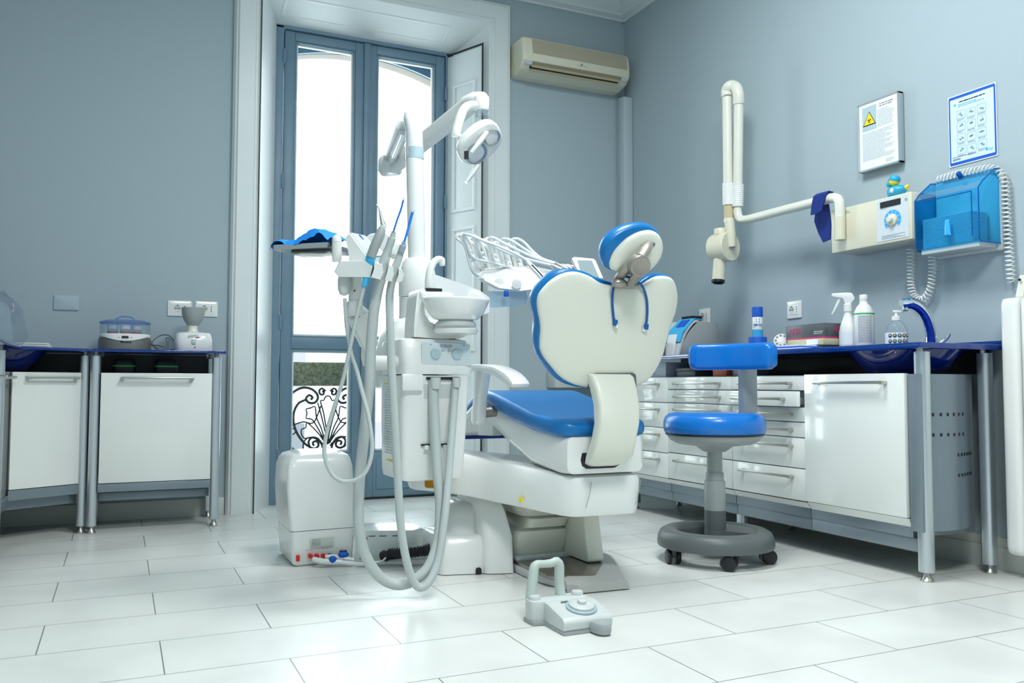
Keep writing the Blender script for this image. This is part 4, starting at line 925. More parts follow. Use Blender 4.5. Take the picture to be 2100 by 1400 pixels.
# radiator at the right edge
t = thing('radiator', 'white column radiator on the right wall at picture edge', 'radiator', (3.05, 1.8, .09))
for k in range(11):
    y = 2.103-.078*k
    cs = [ (z, s) for z, s in ((.088, .70), (.094, .88), (.105, .97), (.12, 1), (1.012, 1), (1.025, .95), (1.034, .85), (1.038, .6))]
    MB().rings([[(3.04+(x-3.04)*s, y+(yy-y)*s, z) for x, yy in rect(2.992, 3.088, y-.0355, y+.0355, .024)] for z, s in cs]).build('column', 'plastic', t)
mb = MB(); 
for z in (.14, .99): mb.bx(3.03, 3.06, 1.29, 2.09, z-.018, z+.018, .006)
mb.bx(3.085, 3.109, 2.0, 2.03, .9, .93); mb.bx(3.085, 3.109, 1.4, 1.43, .9, .93); mb.build('connecting_pipe', 'plastic', t)

# ================================================================ DENTAL CHAIR
ch = thing('dental_chair', 'white dental treatment chair with blue upholstery seen from behind', 'dental chair', (1.55, 2.9, 0))
# base plate
bp = rnd([(1.372, 3.35), (1.372, 2.80), (1.43, 2.575), (1.625, 2.562), (1.80, 2.96), (1.80, 3.35)], [.02, .02, .03, .03, .05, .02])
MB().prism(bp, .002, .032, (0, 0, 0), (1, 0, 0), (0, 1, 0), bev=.004, w=(0, 0, 1)).build('base_plate', 'lightgrey', ch)
MB().prism(rnd([(1.374, 3.2), (1.374, 2.70), (1.392, 2.672), (1.515, 2.622), (1.535, 2.63), (1.66, 2.79), (1.69, 2.95), (1.69, 3.2)], .008), .031, .045, (0, 0, 0), (1, 0, 0), (0, 1, 0), bev=.003, w=(0, 0, 1)).build('tread_plate', mat('dark_steel', (.30, .27, .25), .18, metal=.9), ch)
MB().rings([[(1.40, 2.60, .004), (1.43, 2.567, .004), (1.625, 2.556, .004), (1.80, 2.96, .004), (1.66, 2.95, .004), (1.50, 2.70, .004)], [(1.40, 2.60, .03), (1.43, 2.570, .03), (1.62, 2.562, .03), (1.795, 2.96, .03), (1.66, 2.95, .03), (1.50, 2.70, .03)], [(1.41, 2.64, .044), (1.44, 2.60, .044), (1.60, 2.60, .044), (1.76, 2.95, .044), (1.66, 2.95, .044), (1.50, 2.70, .044)]]).build('end_cover', mat('warm_grey_cover', (.42, .425, .405), .38), ch)
# lift: beige bellows block, flanked by a white link plate on the right
def quadring(pts, z): return [(x, y, z) for x, y in pts]
rg = []
for z, x0, x1, y0, y1, r in ((.048, 1.392, 1.600, 3.00, 3.35, .03), (.065, 1.380, 1.612, 2.985, 3.35, .04), (.13, 1.375, 1.622, 2.965, 3.35, .05), (.150, 1.385, 1.615, 2.965, 3.35, .05), (.157, 1.41, 1.595, 2.985, 3.35, .04), (.164, 1.42, 1.60, 2.955, 3.35, .04), (.198, 1.43, 1.612, 2.945, 3.33, .04), (.205, 1.44, 1.595, 2.97, 3.33, .04), (.212, 1.40, 1.62, 2.93, 3.3, .05), (.30, 1.36, 1.66, 2.86, 3.25, .05)):
    rg.append(ring3(rect(x0, x1, y0, y1, r, 5), z))
MB().rings(rg).build('lift_cover', 'ivory', ch, 50)
MB().bx(1.378, 1.62, 2.955, 3.30, .040, .060, .005).build('lift_skirt', 'lightgrey', ch)
MB().prism(rnd([(2.86, .30), (3.10, .30), (3.25, .045), (2.80, .045)], .02), 1.600, 1.672, (0, 0, 0), (0, 1, 0), (0, 0, 1), bev=.010, w=(1, 0, 0)).build('lift_link', 'ivory', ch)
# lower shell and the arm that carries the water unit
pl = rnd([(1.415, 2.602), (1.70, 2.592), (1.742, 2.70), (1.77, 3.05), (1.70, 3.40), (1.35, 3.40), (1.14, 3.34), (1.02, 3.25), (1.00, 3.08), (1.14, 2.985), (1.22, 2.94)], [.05, .05, .05, .1, .05, .05, .1, .06, .06, .05, .1], 5)
def lift_z(x, y, z, top):
    k = max(0, min(1, (1.46-x)/.42)); k = k*k*(3-2*k)
    return z + k*(.075 if top else .060)
rgs = []
for ins, z, top in ((.035, .250, 0), (.014, .253, 0), (.008, .268, 0), (.002, .330, 0), (0, .372, 1), (.006, .388, 1), (.03, .396, 1), (.05, .397, 1)):
    m2 = MB().puff(pl, [(ins, 0), (ins, .001)], (0, 0, 0), (1, 0, 0), (0, 1, 0)); r = [v.co.copy() for v in m2.b.verts][:len(pl)]; m2.b.free()
    rgs.append([(p.x, p.y, lift_z(p.x, p.y, z, top)) for p in r])
ls = MB().rings(rgs).build('lower_shell', 'plastic', ch, 50)
MB().tube([(1.475, 2.5985, .285), (1.49, 2.5935, .345), (1.493, 2.5925, .375)], .0012, 5).build('seam', 'grey_plastic', ls)
MB().tube([(1.672, 2.593, .285), (1.688, 2.588, .345), (1.694, 2.5885, .375)], .0012, 5).build('seam', 'grey_plastic', ls)
# seat shell
def seat_sec(y, z0, z1, x0, x1, r):
    return [(x, y, z) for x, z in rect(x0, x1, z0, z1, r, 5)]
MB().rings([seat_sec(2.590, .425, .520, 1.42, 1.69, .02), seat_sec(2.598, .402, .532, 1.402, 1.708, .03), seat_sec(2.66, .398, .540, 1.388, 1.728, .04), seat_sec(2.85, .412, .575, 1.378, 1.735, .05), seat_sec(3.02, .455, .61, 1.378, 1.735, .06), seat_sec(3.20, .52, .63, 1.385, 1.728, .05), seat_sec(3.38, .58, .635, 1.40, 1.71, .03)]).build('seat_shell', 'plastic', ch, 50)
# seat cushion: saddle profile lofted along y
def cush(y, z0, z1, x0, x1, dip=.0):
    out = []
    for x, z in rect(x0, x1, z0, z1, min(.045, .45*(z1-z0)), 5):
        q = 1-((x-(x0+x1)/2)/((x1-x0)/2))**2
        out.append((x, y, z-(dip*q if z > (z0+z1)/2 else 0)))
    return out
MB().rings([cush(2.585, .546, .556, 1.47, 1.66), cush(2.592, .534, .572, 1.41, 1.70, .002), cush(2.612, .530, .585, 1.385, 1.725, .004), cush(2.66, .533, .594, 1.368, 1.742, .006), cush(2.80, .545, .612, 1.352, 1.755, .008), cush(2.95, .572, .645, 1.345, 1.760, .006), cush(3.10, .61, .676, 1.340, 1.762, .004), cush(3.18, .630, .688, 1.338, 1.762), cush(3.235, .634, .684, 1.345, 1.755), cush(3.25, .645, .672, 1.36, 1.74)]).build('seat_cushion', 'blue_vinyl', ch, 60)
# leg rest shell below the far end of the cushion, with its blue rim
MB().rings([[(x, y, z) for x, z in rect(x0, x1, z0, z0+.03, .012)] for y, z0, x0, x1 in ((3.26, .625, 1.36, 1.74), (3.36, .60, 1.36, 1.74), (3.56, .535, 1.38, 1.72), (3.74, .472, 1.40, 1.70))]).build('leg_rest', 'plastic', ch, 50)
MB().rings([[(x, y, z) for x, z in rect(x0, x1, z0, z0+.03, .012)] for y, z0, x0, x1 in ((3.26, .645, 1.36, 1.74), (3.36, .632, 1.36, 1.74), (3.56, .567, 1.38, 1.72), (3.745, .500, 1.40, 1.70))]).build('leg_cushion', 'blue_vinyl', ch, 50)
MB().bx(1.36, 1.715, 3.735, 3.765, .455, .472, .006).build('foot_rim', 'navy', ch)
MB().prism(rnd([(-.05, -.02), (.05, -.02), (.05, .02), (-.05, .02)], .018), -.004, .003, (1.50, 3.49, .55), (.6, .5, -.35), (-.3, .2, .5), w=(0, -.4, -.9)).build('grip_slot', 'lightgrey', ch)
# armrest
ap = [(2.735, .708), (2.74, .722), (2.80, .752), (2.90, .776), (3.02, .788), (3.13, .790), (3.175, .782), (3.17, .768), (3.10, .762), (3.0, .757), (2.88, .735), (2.79, .708), (2.75, .700)]
MB().prism(sm(ap, 2), 1.255, 1.325, (0, 0, 0), (0, 1, 0), (0, 0, 1), bev=.006, w=(1, 0, 0)).build('armrest_pad', 'plastic', ch)
MB().rings([[(x, y, z) for x, y in rect(1.27, 1.31, y0, y1, .012)] for z, y0, y1 in ((.77, 3.04, 3.12), (.72, 3.06, 3.125), (.66, 3.08, 3.14), (.60, 3.09, 3.16), (.57, 3.09, 3.165), (.555, 3.105, 3.15))]).build('armrest_post', 'plastic', ch)
MB().cyl((1.30, 3.12, .60), (1.36, 3.12, .605), .022, 18).build('armrest_pivot', 'bronze', ch)
# grip slot bracket under the seat
MB().rings([[(x, y, z) for x, y in ((1.36, 3.30), (1.40, 3.30), (1.44, 3.24), (1.40, 3.24))] for z in (.50, .62)]).build('side_bracket', 'plastic', ch)

# backrest: shell, cushion, support
BO, BU, BVv = V((1.57, 2.58, .70)), V((1, 0, 0)), V((0, -.2419, .9703))
BW = BU.cross(BVv)          # towards the camera
shell = [(-0.0019, 0.3603), (-0.0488, 0.361), (-0.0959, 0.3666), (-0.1326, 0.3846), (-0.1621, 0.3939), (-0.1906, 0.3977), (-0.2178, 0.3932), (-0.244, 0.3824), (-0.269, 0.3635), (-0.2881, 0.342), (-0.304, 0.3168), (-0.3091, 0.2921), (-0.3033, 0.2579), (-0.2926, 0.2238), (-0.2867, 0.1892), (-0.2857, 0.1543), (-0.2804, 0.1244), (-0.2633, 0.097), (-0.2376, 0.0695), (-0.2058, 0.0391), (-0.1689, 0.0172), (-0.1095, 0.0022), (-0.0031, -0.0008), (0.0933, 0.0024), (0.135, 0.0127), (0.1635, 0.0295), (0.1848, 0.0534), (0.2036, 0.086), (0.2164, 0.1202), (0.223, 0.1579), (0.2295, 0.1956), (0.2387, 0.2322), (0.2491, 0.2656), (0.2529, 0.2961), (0.2509, 0.3278), (0.2412, 0.3553), (0.2281, 0.3772), (0.2064, 0.3954), (0.1729, 0.4025), (0.1334, 0.3992), (0.0992, 0.3845), (0.063, 0.3647)]
outer = [(-0.0026, 0.3654), (-0.0472, 0.3702), (-0.0978, 0.3805), (-0.1338, 0.3935), (-0.1632, 0.4017), (-0.2026, 0.4044), (-0.2351, 0.3986), (-0.2599, 0.3864), (-0.2814, 0.3667), (-0.3002, 0.3433), (-0.3124, 0.3193), (-0.317, 0.2947), (-0.312, 0.2625), (-0.3019, 0.2334), (-0.2968, 0.2088), (-0.2962, 0.1815), (-0.2939, 0.1542), (-0.287, 0.1243), (-0.273, 0.0954), (-0.2484, 0.0663), (-0.2176, 0.035), (-0.1854, 0.0125), (-0.1439, 0.0007), (-0.0999, -0.0045), (-0.0023, -0.0061), (0.0971, -0.0019), (0.137, 0.0078), (0.1668, 0.0247), (0.1887, 0.0491), (0.208, 0.0823), (0.2213, 0.1175), (0.2277, 0.1564), (0.2342, 0.1941), (0.2434, 0.2308), (0.2538, 0.2642), (0.2575, 0.2952), (0.2559, 0.328), (0.246, 0.3571), (0.2324, 0.3816), (0.2086, 0.4008), (0.1719, 0.4086), (0.1335, 0.4065), (0.0995, 0.3943), (0.0631, 0.3718)]
cv = lambda x, y: -.10*((x+.03)/.28)**2*.35
MB().puff(sm(shell, 3), [(.004, -.016), (0, -.010), (0, -.002), (.003, .003), (.010, .006), (.010, .009, .88), (.010, .0115, .7), (.005, .013, .4), (0, .013, .1)], BO, BU, BVv, None, cv).build('back_shell', 'ivory', ch, 60)
MB().puff(sm(outer, 3), [(.0, -.075, .5), (.012, -.072, .85), (.010, -.066), (.003, -.055), (0, -.038), (0, -.020), (.004, -.012), (.02, -.010)], BO, BU, BVv, None, cv).build('back_cushion', 'blue_vinyl', ch, 60)
sp = [(.748, 2.542, 1.460, 1.630), (.738, 2.525, 1.462, 1.632), (.70, 2.505, 1.466, 1.632), (.64, 2.482, 1.468, 1.628), (.58, 2.472, 1.464, 1.620), (.52, 2.478, 1.455, 1.610), (.47, 2.500, 1.448, 1.612), (.440, 2.535, 1.462, 1.596), (.430, 2.56, 1.48, 1.58)]
MB().rings([[(x, y, z) for x, y in rnd([(x0, y0), (x1, y0), (x1, y0+.06), (x0, y0+.06)], .018, 4)] for z, y0, x0, x1 in sp]).build('back_support', 'ivory', ch, 60)
MB().rings([[(x, y, z) for x, y in rnd([(x0-.008, y0+.03), (x1+.008, y0+.03), (x1+.008, y0+.075), (x0-.008, y0+.075)], .018, 4)] for z, y0, x0, x1 in ((.475, 2.556, 1.458, 1.616), (.45, 2.556, 1.452, 1.612), (.430, 2.556, 1.458, 1.604), (.420, 2.556, 1.476, 1.585))]).build('support_slot', 'black', ch, 60)
MB().prism(rnd([(-0.0987, 0.0002), (-0.1014, 0.0372), (-0.0846, 0.055), (0.0742, 0.0568), (0.0837, 0.0505), (0.0947, 0.0013)], [0, .01, .02, .012, .006, 0]), -.02, .014, BO, BU, BVv).build('support_notch', 'darkgrey', ch)
# headrest
HO, HU, HV = V((1.58, 2.42, 1.16)), V((1, 0, 0)), V((0, -.342, .9397)); HW = HU.cross(HV)
hout = [(-0.0757, -0.0756), (-0.1038, -0.0642), (-0.1216, -0.0403), (-0.1294, -0.0185), (-0.1281, 0.0088), (-0.118, 0.0341), (-0.0973, 0.0568), (-0.0673, 0.0764), (-0.0356, 0.0888), (-0.0024, 0.0949), (0.0299, 0.0941), (0.0585, 0.0844), (0.0803, 0.0665), (0.0966, 0.0425), (0.1035, 0.0176), (0.1034, -0.008), (0.0956, -0.0264), (0.0795, -0.048), (0.0569, -0.0673), (0.0357, -0.0788), (-0.0108, -0.0815), (-0.0463, -0.0784)]
hin = [(-0.0706, -0.0728), (-0.0887, -0.0683), (-0.1001, -0.0539), (-0.1025, -0.0341), (-0.0952, -0.0087), (-0.0778, 0.0173), (-0.0519, 0.044), (-0.0188, 0.0639), (0.0139, 0.0739), (0.0432, 0.0737), (0.0698, 0.0607), (0.0878, 0.0393), (0.0964, 0.0171), (0.0969, -0.0059), (0.092, -0.0241), (0.0773, -0.0466), (0.0554, -0.0659), (0.0359, -0.0798), (-0.0106, -0.0825), (-0.0466, -0.0774)]
MB().puff(sm(hout, 3), [(0, -.075, .6), (.006, -.068, .88), (.004, -.052), (0, -.034), (.002, -.018), (.006, -.008, .97), (.006, -.004, .9)], HO, HU, HV).build('headrest_cushion', 'blue_vinyl', ch, 60)
MB().puff(sm(hin, 3), [(.0, -.012), (.0, -.002), (.006, .004), (.006, .009, .88), (.006, .012, .6), (0, .013, .2)], HO, HU, HV).build('headrest_shell', 'ivory', ch, 60)
def hp(x, y, w_): 
    return None
kb = V((1.5524, 2.3669, 1.1022)); kn = (HW + V((-.12, 0, .0))).normalized()
mb = MB().lathe([(.003, -.03), (.0365, -.03), (.0365, .0), (.035, .004), (.032, .005), (.031, .0045), (.003, .0055)], kb, 36, kn); hk = mb.build('headrest_knob', 'bronze', ch)
MB().tube([(1.6036, 2.3993, 1.1837), (1.5797, 2.3785, 1.1617), (1.5538, 2.3699, 1.1343)], [.020, .021, .020], 12, True, .01, True, .6).build('headrest_bar', 'bronze', ch)
MB().prism(sm([(0.0163, 0.0366), (0.0488, 0.0355), (0.0456, 0.0236), (0.027, 0.0198)], 3), .008, .0145, HO, HU, HV).build('bar_slot', 'darkgrey', ch)
MB().tube([(1.5423, 2.3921, 1.1268), (1.5316, 2.4205, 1.1003), (1.5312, 2.4663, 1.0735)], [.020, .022, .020], 12, True, .01, True, .7).build('headrest_link', 'bronze', ch)
MB().tube([(1.5632, 2.3847, 1.0879), (1.5613, 2.4086, 1.071), (1.5678, 2.4505, 1.0562)], [.022, .020, .018], 12, True, .01, True, .7).build('headrest_link', 'bronze', ch)
MB().ball((1.527, 2.4583, 1.0533), (.029, .02, .018), 18).build('headrest_joint', 'bronze', ch)
MB().prism([(-0.0442, 0.3693), (0.041, 0.3712), (0.0398, 0.3594), (-0.0368, 0.3586)], .005, .03, BO, BU, BVv, bev=.004).build('headrest_clamp', 'bronze', ch)
# stickers
MB().prism([(-.011, -.010), (.011, -.010), (-.001, .014)], -.002, .002, (1.309, 2.775, .302), (.5, -.866, 0), (0, 0, 1)).build('warning_sticker', 'yellow', ch)

bib = thing('bib_chain', 'blue bib cord with two clips hanging over the top of the chair back', 'bib cord', (1.5543, 2.4403, 1.0544))
def bkpt(a, b, w_): return BO+BU*a+BVv*b+BW*(w_+cv(a, b))
cl = [(-0.039, 0.3736), (-0.0485, 0.3666), (-0.0546, 0.3486), (-0.0538, 0.3183), (-0.0483, 0.288), (-0.0366, 0.2425)]
cr_ = [(0.0399, 0.3788), (0.0559, 0.372), (0.0743, 0.3498), (0.0892, 0.3195), (0.0977, 0.2836), (0.1015, 0.2472), (0.1002, 0.2315)]
MB().tube([bkpt(a, b, .018) for a, b in cl[::-1]]+[V((1.519, 2.4608, 1.0747)), V((1.5566, 2.4436, 1.0748))]+[bkpt(a, b, .018) for a, b in cr_], .0042, 8).build('cord', mat('cord_blue', (.004, .09, .36), .4), bib)
for (x, y), s in (([(-0.0314, 0.235)][0], 1), ([(0.1014, 0.2237)][0], -1)):
    p = bkpt(x, y, .019)
    c = MB().prism(rnd([(-.007*1.2, -.010), (.008, -.010), (.008, .010), (-.006, .012)], .003), -.004, .005, p, BU, BVv, bev=.0015).build('clip', mat('clip_blue', (.004, .10, .40), .35), bib)
    MB().prism(rnd([(.0, -.012), (.012, -.012), (.012, .002), (.004, .004)], .002), -.001, .007, p+BVv*-.004, BU*s, BVv, bev=.001).build('clip_jaw', 'chrome', c)

# ================================================================ WATER UNIT WITH SPITTOON
un = thing('dental_unit', 'white water unit tower with spittoon bowl left of the chair', 'dental unit', (1.02, 3.0, .38))
def tw(z, x0, x1, y0, y1, r=.03): return ring3(rect(x0, x1, y0, y1, r, 5), z)
MB().rings([tw(.372, .915, 1.105, 2.875, 3.09, .02), tw(.378, .893, 1.118, 2.853, 3.105, .02), tw(.40, .889, 1.121, 2.848, 3.11, .022), tw(.56, .886, 1.132, 2.843, 3.12, .026), tw(.742, .884, 1.142, 2.84, 3.12, .03)]).build('lower_body', 'plastic', un, 50)
MB().rings([tw(.746, .886, 1.150, 2.838, 3.12, .035), tw(.78, .884, 1.153, 2.832, 3.13, .04), tw(.84, .884, 1.147, 2.838, 3.13, .04), tw(.868, .888, 1.135, 2.85, 3.12, .04), tw(.874, .905, 1.115, 2.87, 3.10, .03)]).build('upper_body', 'plastic', un, 50)
MB().rings([tw(.874, .95, 1.11, 2.88, 3.06, .04), tw(.888, .955, 1.10, 2.885, 3.06, .04)]).build('swivel_base', 'lightgrey', un)
MB().bx(1.01, 1.045, 2.875, 2.90, .879, .888).build('swivel_slot', 'black', un)
frost = mat('frosted_panel', (.60, .68, .70), .18, coat=.3)
MB().prism(rnd([(.952, .782), (1.142, .778), (1.133, .855), (.952, .858)], .006), 0, .004, (0, 2.8345, 0), (1, 0, 0), (0, 0, 1), bev=.001).build('front_window', frost, un)
knobm = mat('dim_knob', (.40, .52, .56), .3)
for x in (1.003, 1.082): MB().lathe([(.019, 0), (.018, .006), (.002, .007)], (x, 2.8305, .818), 24, (0, -1, 0)).build('knob', knobm, un)
mb = MB(); words(mb, (1.02, 2.8296, .848), (1, 0, 0), (0, 0, 1), 0, .045, 0, 2, .006, seed=4)
for x in (1.03, 1.055): mb.tube([(x-.006, 2.83, .828), (x+.006, 2.83, .828), (x, 2.83, .838), (x-.006, 2.83, .828)], .0008, 5, False)
mb.build('panel_marks', 'ink', un)
mb = MB()
for x in (.985, 1.11): mb.cyl((x, 2.8305, .85), (x, 2.829, .85), .0025, 8)
mb.build('panel_dots', 'cyan_print', un)
MB().bx(.972, 1.095, 2.832, 2.85, .727, .737, .002).build('outlet_slot', 'black', un)
MB().prism(rnd([(.962, .722), (1.106, .722), (1.085, .665), (.965, .660)], .004), -.004, .0015, (0, 2.842, 0), (1, 0, 0), (0, 0, 1)).build('outlet_recess', 'lightgrey', un)
for x, h in ((1.001, 'wide'), (1.079, 'narrow')):
    MB().lathe([(.018, 0), (.0175, .025), (.016, .04)] if h == 'wide' else [(.015, 0), (.0145, .025), (.013, .035)], (x, 2.822, .735), 18, (0, 0, -1)).build('outlet_ferrule', 'lightgrey', un)
for x in (.972, 1.042):
    m2 = MB().bx(x-.016, x+.014, 2.837, 2.848, .497, .503); k = m2.build('hook_slot', 'black', un)
    MB().bx(x-.006, x+.010, 2.828, 2.846, .484, .499, .003).build('hook', 'plastic', k)
MB().bx(.880, .958, 2.822, 2.85, .688, .747, .008).build('arm_mount', 'plastic', un)
# instructions on the left flank
lb = MB(); words(lb, (.8848, 3.05, .70), (0, -1, 0), (0, 0, 1), 0, .10, 0, 26, .0095, .35, seed=7); lb.build('instruction_print', mat('soft_ink', (.45, .52, .56), .7), un)
mb = MB()
for z, y in ((.712, 3.06), (.435, 3.03)): mb.bx(.8838, .8855, y-.10, y, z, z+.004)
mb.build('instruction_edge', 'yellow', un)
# amber canister under the tower
mb = MB().lathe([(.028, -.035), (.031, -.031), (.031, 0), (.028, .002)], (1.05, 2.98, .37), 24); mb.build('canister', 'amber', un)
# hood behind, carrying column
MB().rings([tw(.70, .905, 1.13, 3.10, 3.32, .05), tw(.80, .90, 1.14, 3.10, 3.33, .06), tw(.90, .925, 1.145, 3.10, 3.33, .07), tw(.955, .955, 1.14, 3.11, 3.31, .07), tw(.968, .985, 1.12, 3.13, 3.28, .06)]).build('rear_hood', 'plastic', un, 50)
MB().lathe([(.074, .94), (.074, 1.05)], (1.058, 3.20, 0), 36).build('column', 'plastic', un)
MB().lathe([(.0735, 1.0525), (.0745, 1.056), (.0745, 1.10), (.071, 1.15), (.062, 1.19), (.050, 1.205), (.036, 1.208)], (1.056, 3.20, 0), 36).build('column_head', 'plastic', un)
MB().rings([[V(p)+V((-.0006, -.0006, 0))*k for p in ((1.0068, 3.125, 1.0137), (0.9972, 3.125, 0.9964), (1.0187, 3.125, 0.9972))] for k in (0, 1.5)]).build('warning_sticker', 'yellow', un)
# spittoon: swept neck, bowl, platform and spout
nk = [(0.9328, 2.87, 0.877), (0.9341, 2.87, 0.9305), (0.9424, 2.87, 1.0172), (0.9494, 2.87, 1.0435), (0.9693, 2.87, 1.0532), (0.9786, 2.87, 1.0362), (0.9679, 2.87, 0.9975), (0.9737, 2.87, 0.9578), (0.9921, 2.87, 0.9324), (1.0234, 2.87, 0.9194), (1.0941, 2.87, 0.9163), (1.168, 2.87, 0.9203), (1.1738, 2.87, 0.9098), (1.1567, 2.87, 0.8951), (1.1037, 2.87, 0.8761), (1.0292, 2.87, 0.8725)]
MB().prism([(p[0], p[2]) for p in nk], 0, .11, (0, 2.86, 0), (1, 0, 0), (0, 0, 1), w=(0, 1, 0)).build('spittoon_neck', 'plastic', un, 50)
bc = (1.072, 2.815, 0)
MB().lathe([(.004, .934), (.055, .934), (.078, .940), (.096, .957), (.108, .980), (.117, 1.000), (.119, 1.008), (.1175, 1.011), (.113, 1.010), (.104, .985), (.085, .957), (.05, .944), (.004, .943)], bc, 48).build('bowl', mat('glazed_bowl', (.84, .86, .84), .08, coat=.6), un, 60)
MB().lathe([(.068, .912), (.072, .916), (.072, .926), (.060, .936)], bc, 36).build('bowl_ring', 'lightgrey', un)
MB().lathe([(.03, .884), (.075, .890), (.080, .903), (.074, .914), (.03, .914)], (1.078, 2.83, 0), 36).build('bowl_foot', 'plastic', un)
MB().prism(rnd([(.955, 2.92), (1.07, 2.925), (1.085, 2.86), (1.05, 2.84), (.95, 2.85)], .015), 1.016, 1.040, (0, 0, 0), (1, 0, 0), (0, 1, 0), bev=.006, w=(0, 0, 1)).build('platform', 'plastic', un)
MB().prism(rnd([(.975, 2.885), (1.035, 2.888), (1.035, 2.850), (.975, 2.848)], .006), 1.038, 1.052, (0, 0, 0), (1, 0, 0), (0, 1, 0), bev=.002, w=(0, 0, 1)).build('cup_pad', 'black', un)
MB().tube([(1.0052, 2.91, 1.0414), (1.0048, 2.91, 1.091), (1.0119, 2.91, 1.1322), (1.0267, 2.91, 1.158), (1.0454, 2.91, 1.1663), (1.0567, 2.91, 1.1616)], [.0165, .015, .0135, .0125, .012, .011], 14).build('spout', 'plastic', un)
MB().cyl((1.0548, 2.91, 1.1669), (1.0549, 2.91, 1.1419), .0105, 14, bev=.003).build('spout_tip', 'plastic', un)
# rear arm towards the instrument table
MB().rings([[V(p) for p in q] for q in ([(1.0688, 3.1423, 1.1511), (1.0725, 3.1496, 0.9917), (1.1048, 3.2444, 1.0002), (1.101, 3.2369, 1.1645)], [(1.214, 3.1874, 1.1236), (1.2168, 3.193, 1.0005), (1.2524, 3.2864, 1.009), (1.2495, 3.2806, 1.1358)], [(1.3343, 3.2219, 1.0955), (1.3367, 3.2266, 0.9915), (1.3749, 3.3188, 0.9996), (1.3724, 3.3139, 1.1066)], [(1.3813, 3.2348, 1.0707), (1.3827, 3.2375, 1.0101), (1.4023, 3.2834, 1.0144), (1.4009, 3.2806, 1.0758)])]).build('swing_arm', 'plastic', un, 30)
MB().cyl((1.2969, 3.1982, 1.0396), (1.338, 3.2889, 1.0492), .048, 28, bev=.008).build('arm_hub', 'plastic', un)
# floor junction cover next to the chair base
MB().rings([ring3(rnd([(1.094, 3.025), (1.262, 2.985), (1.28, 3.3), (1.12, 3.32)], .03), z) for z in (.003, .06)] + [ring3(rnd([(1.10, 3.03), (1.262, 2.995), (1.28, 3.3), (1.12, 3.31)], .03), .128), ring3(rnd([(1.112, 3.045), (1.262, 3.01), (1.27, 3.29), (1.13, 3.30)], .03), .140)]).build('floor_cover', 'plastic', un, 50)
MB().rings([ring3(rnd([(1.16, 3.12), (1.27, 3.05), (1.29, 3.34), (1.17, 3.34)], .04, 5), .12), ring3(rnd([(1.17, 3.13), (1.27, 3.06), (1.29, 3.34), (1.18, 3.34)], .05, 5), .20), ring3(rnd([(1.195, 3.16), (1.275, 3.09), (1.29, 3.33), (1.20, 3.33)], .05, 5), .235), ring3(rnd([(1.23, 3.19), (1.275, 3.13), (1.285, 3.3), (1.23, 3.30)], .03, 5), .245)]).build('cover_hump', 'plastic', un, 60)
MB().rings([ring3(rnd([(1.255, 2.975), (1.366, 2.945), (1.375, 3.32), (1.255, 3.32)], [.03, .02, .02, .03], 5), .003), ring3(rnd([(1.255, 2.98), (1.362, 2.95), (1.37, 3.32), (1.258, 3.32)], [.03, .02, .02, .03], 5), .14), ring3(rnd([(1.258, 3.01), (1.345, 2.98), (1.36, 3.32), (1.262, 3.32)], [.03, .02, .02, .03], 5), .23), ring3(rnd([(1.27, 3.06), (1.335, 3.03), (1.35, 3.32), (1.275, 3.32)], .02, 5), .285), ring3(rnd([(1.28, 3.14), (1.33, 3.12), (1.34, 3.3), (1.285, 3.30)], .02, 5), .298)]).build('base_fin', 'plastic', un, 60)
MB().prism(rnd([(-.011, 0), (.011, 0), (.011, .022), (-.011, .022)], [0, 0, .01, .01]), -.004, .006, (1.236, 2.991, .004), (.97, -.23, 0), (0, 0, 1)).build('cable_notch', 'black', un)

# ================================================================ OPERATING LAMP
lp = thing('operating_lamp', 'white dental operating lamp on a tall jointed pole before the window', 'lamp', (1.05, 3.2, 1.2))
pole = [(1.057, 3.2, 1.16)] + [(1.0511, 3.2, 1.2657), (1.0454, 3.2, 1.4601), (1.0401, 3.2, 1.6162), (1.0385, 3.2, 1.6945)] + [(1.0373, 3.21, 1.7404), (1.0376, 3.24, 1.7747), (1.0463, 3.3, 1.8011)]
MB().tube(pole, [.036, .0355, .035, .035, .034, .0335, .032, .026], 24).build('pole', 'plastic', lp)
MB().tube([(1.0409, 3.2, 1.6476), (1.0417, 3.2, 1.6026)], .0362, 24).build('rating_band', mat('rating_label', (.42, .56, .62), .5), lp)
def beam(a, b, wv, hv, nm, wd, ht, r=.4, m='plastic'):
    a, b, wv, hv = V(a), V(b), V(wv).normalized(), V(hv).normalized(); pr = rect(-wd/2, wd/2, -ht/2, ht/2, min(wd, ht)*r*.9, 4)
    return MB().rings([[p+wv*x+hv*y for x, y in pr] for p in (a, b)]).build(nm, m, lp)
JA, JB = V((1.1258, 3.8309, 1.7627)), V((1.0345, 3.3212, 1.7752))
ax = (JB-JA).normalized(); sd_ = ax.cross(V((0, 0, 1))).normalized()
beam(JA, JB, sd_, sd_.cross(ax), 'rear_arm', .062, .035, .25, 'lightgrey'); 
MB().tube([JA.lerp(JB, .02)+V((0, 0, -.02)), JA.lerp(JB, .96)+V((0, 0, -.02))], .018, 12).build('rear_arm_rib', 'plastic', lp)
MB().rings([[V((1.1263, 3.8319, 1.7398))+V((.055*s*math.cos(2*math.pi*k/24), .055*s*math.sin(2*math.pi*k/24), z)) for k in range(24)] for z, s in ((.035, .8), (.045, .62))] ).build('elbow_cap', 'plastic', lp)
MB().lathe([(.02, -.05), (.045, -.045), (.056, -.03), (.056, .02), (.05, .034), (.02, .04)], (1.1263, 3.832, 1.7375), 28).build('elbow', 'plastic', lp)
KA, KB = V((1.1304, 3.7978, 1.7253)), V((1.3039, 3.2577, 1.8815))
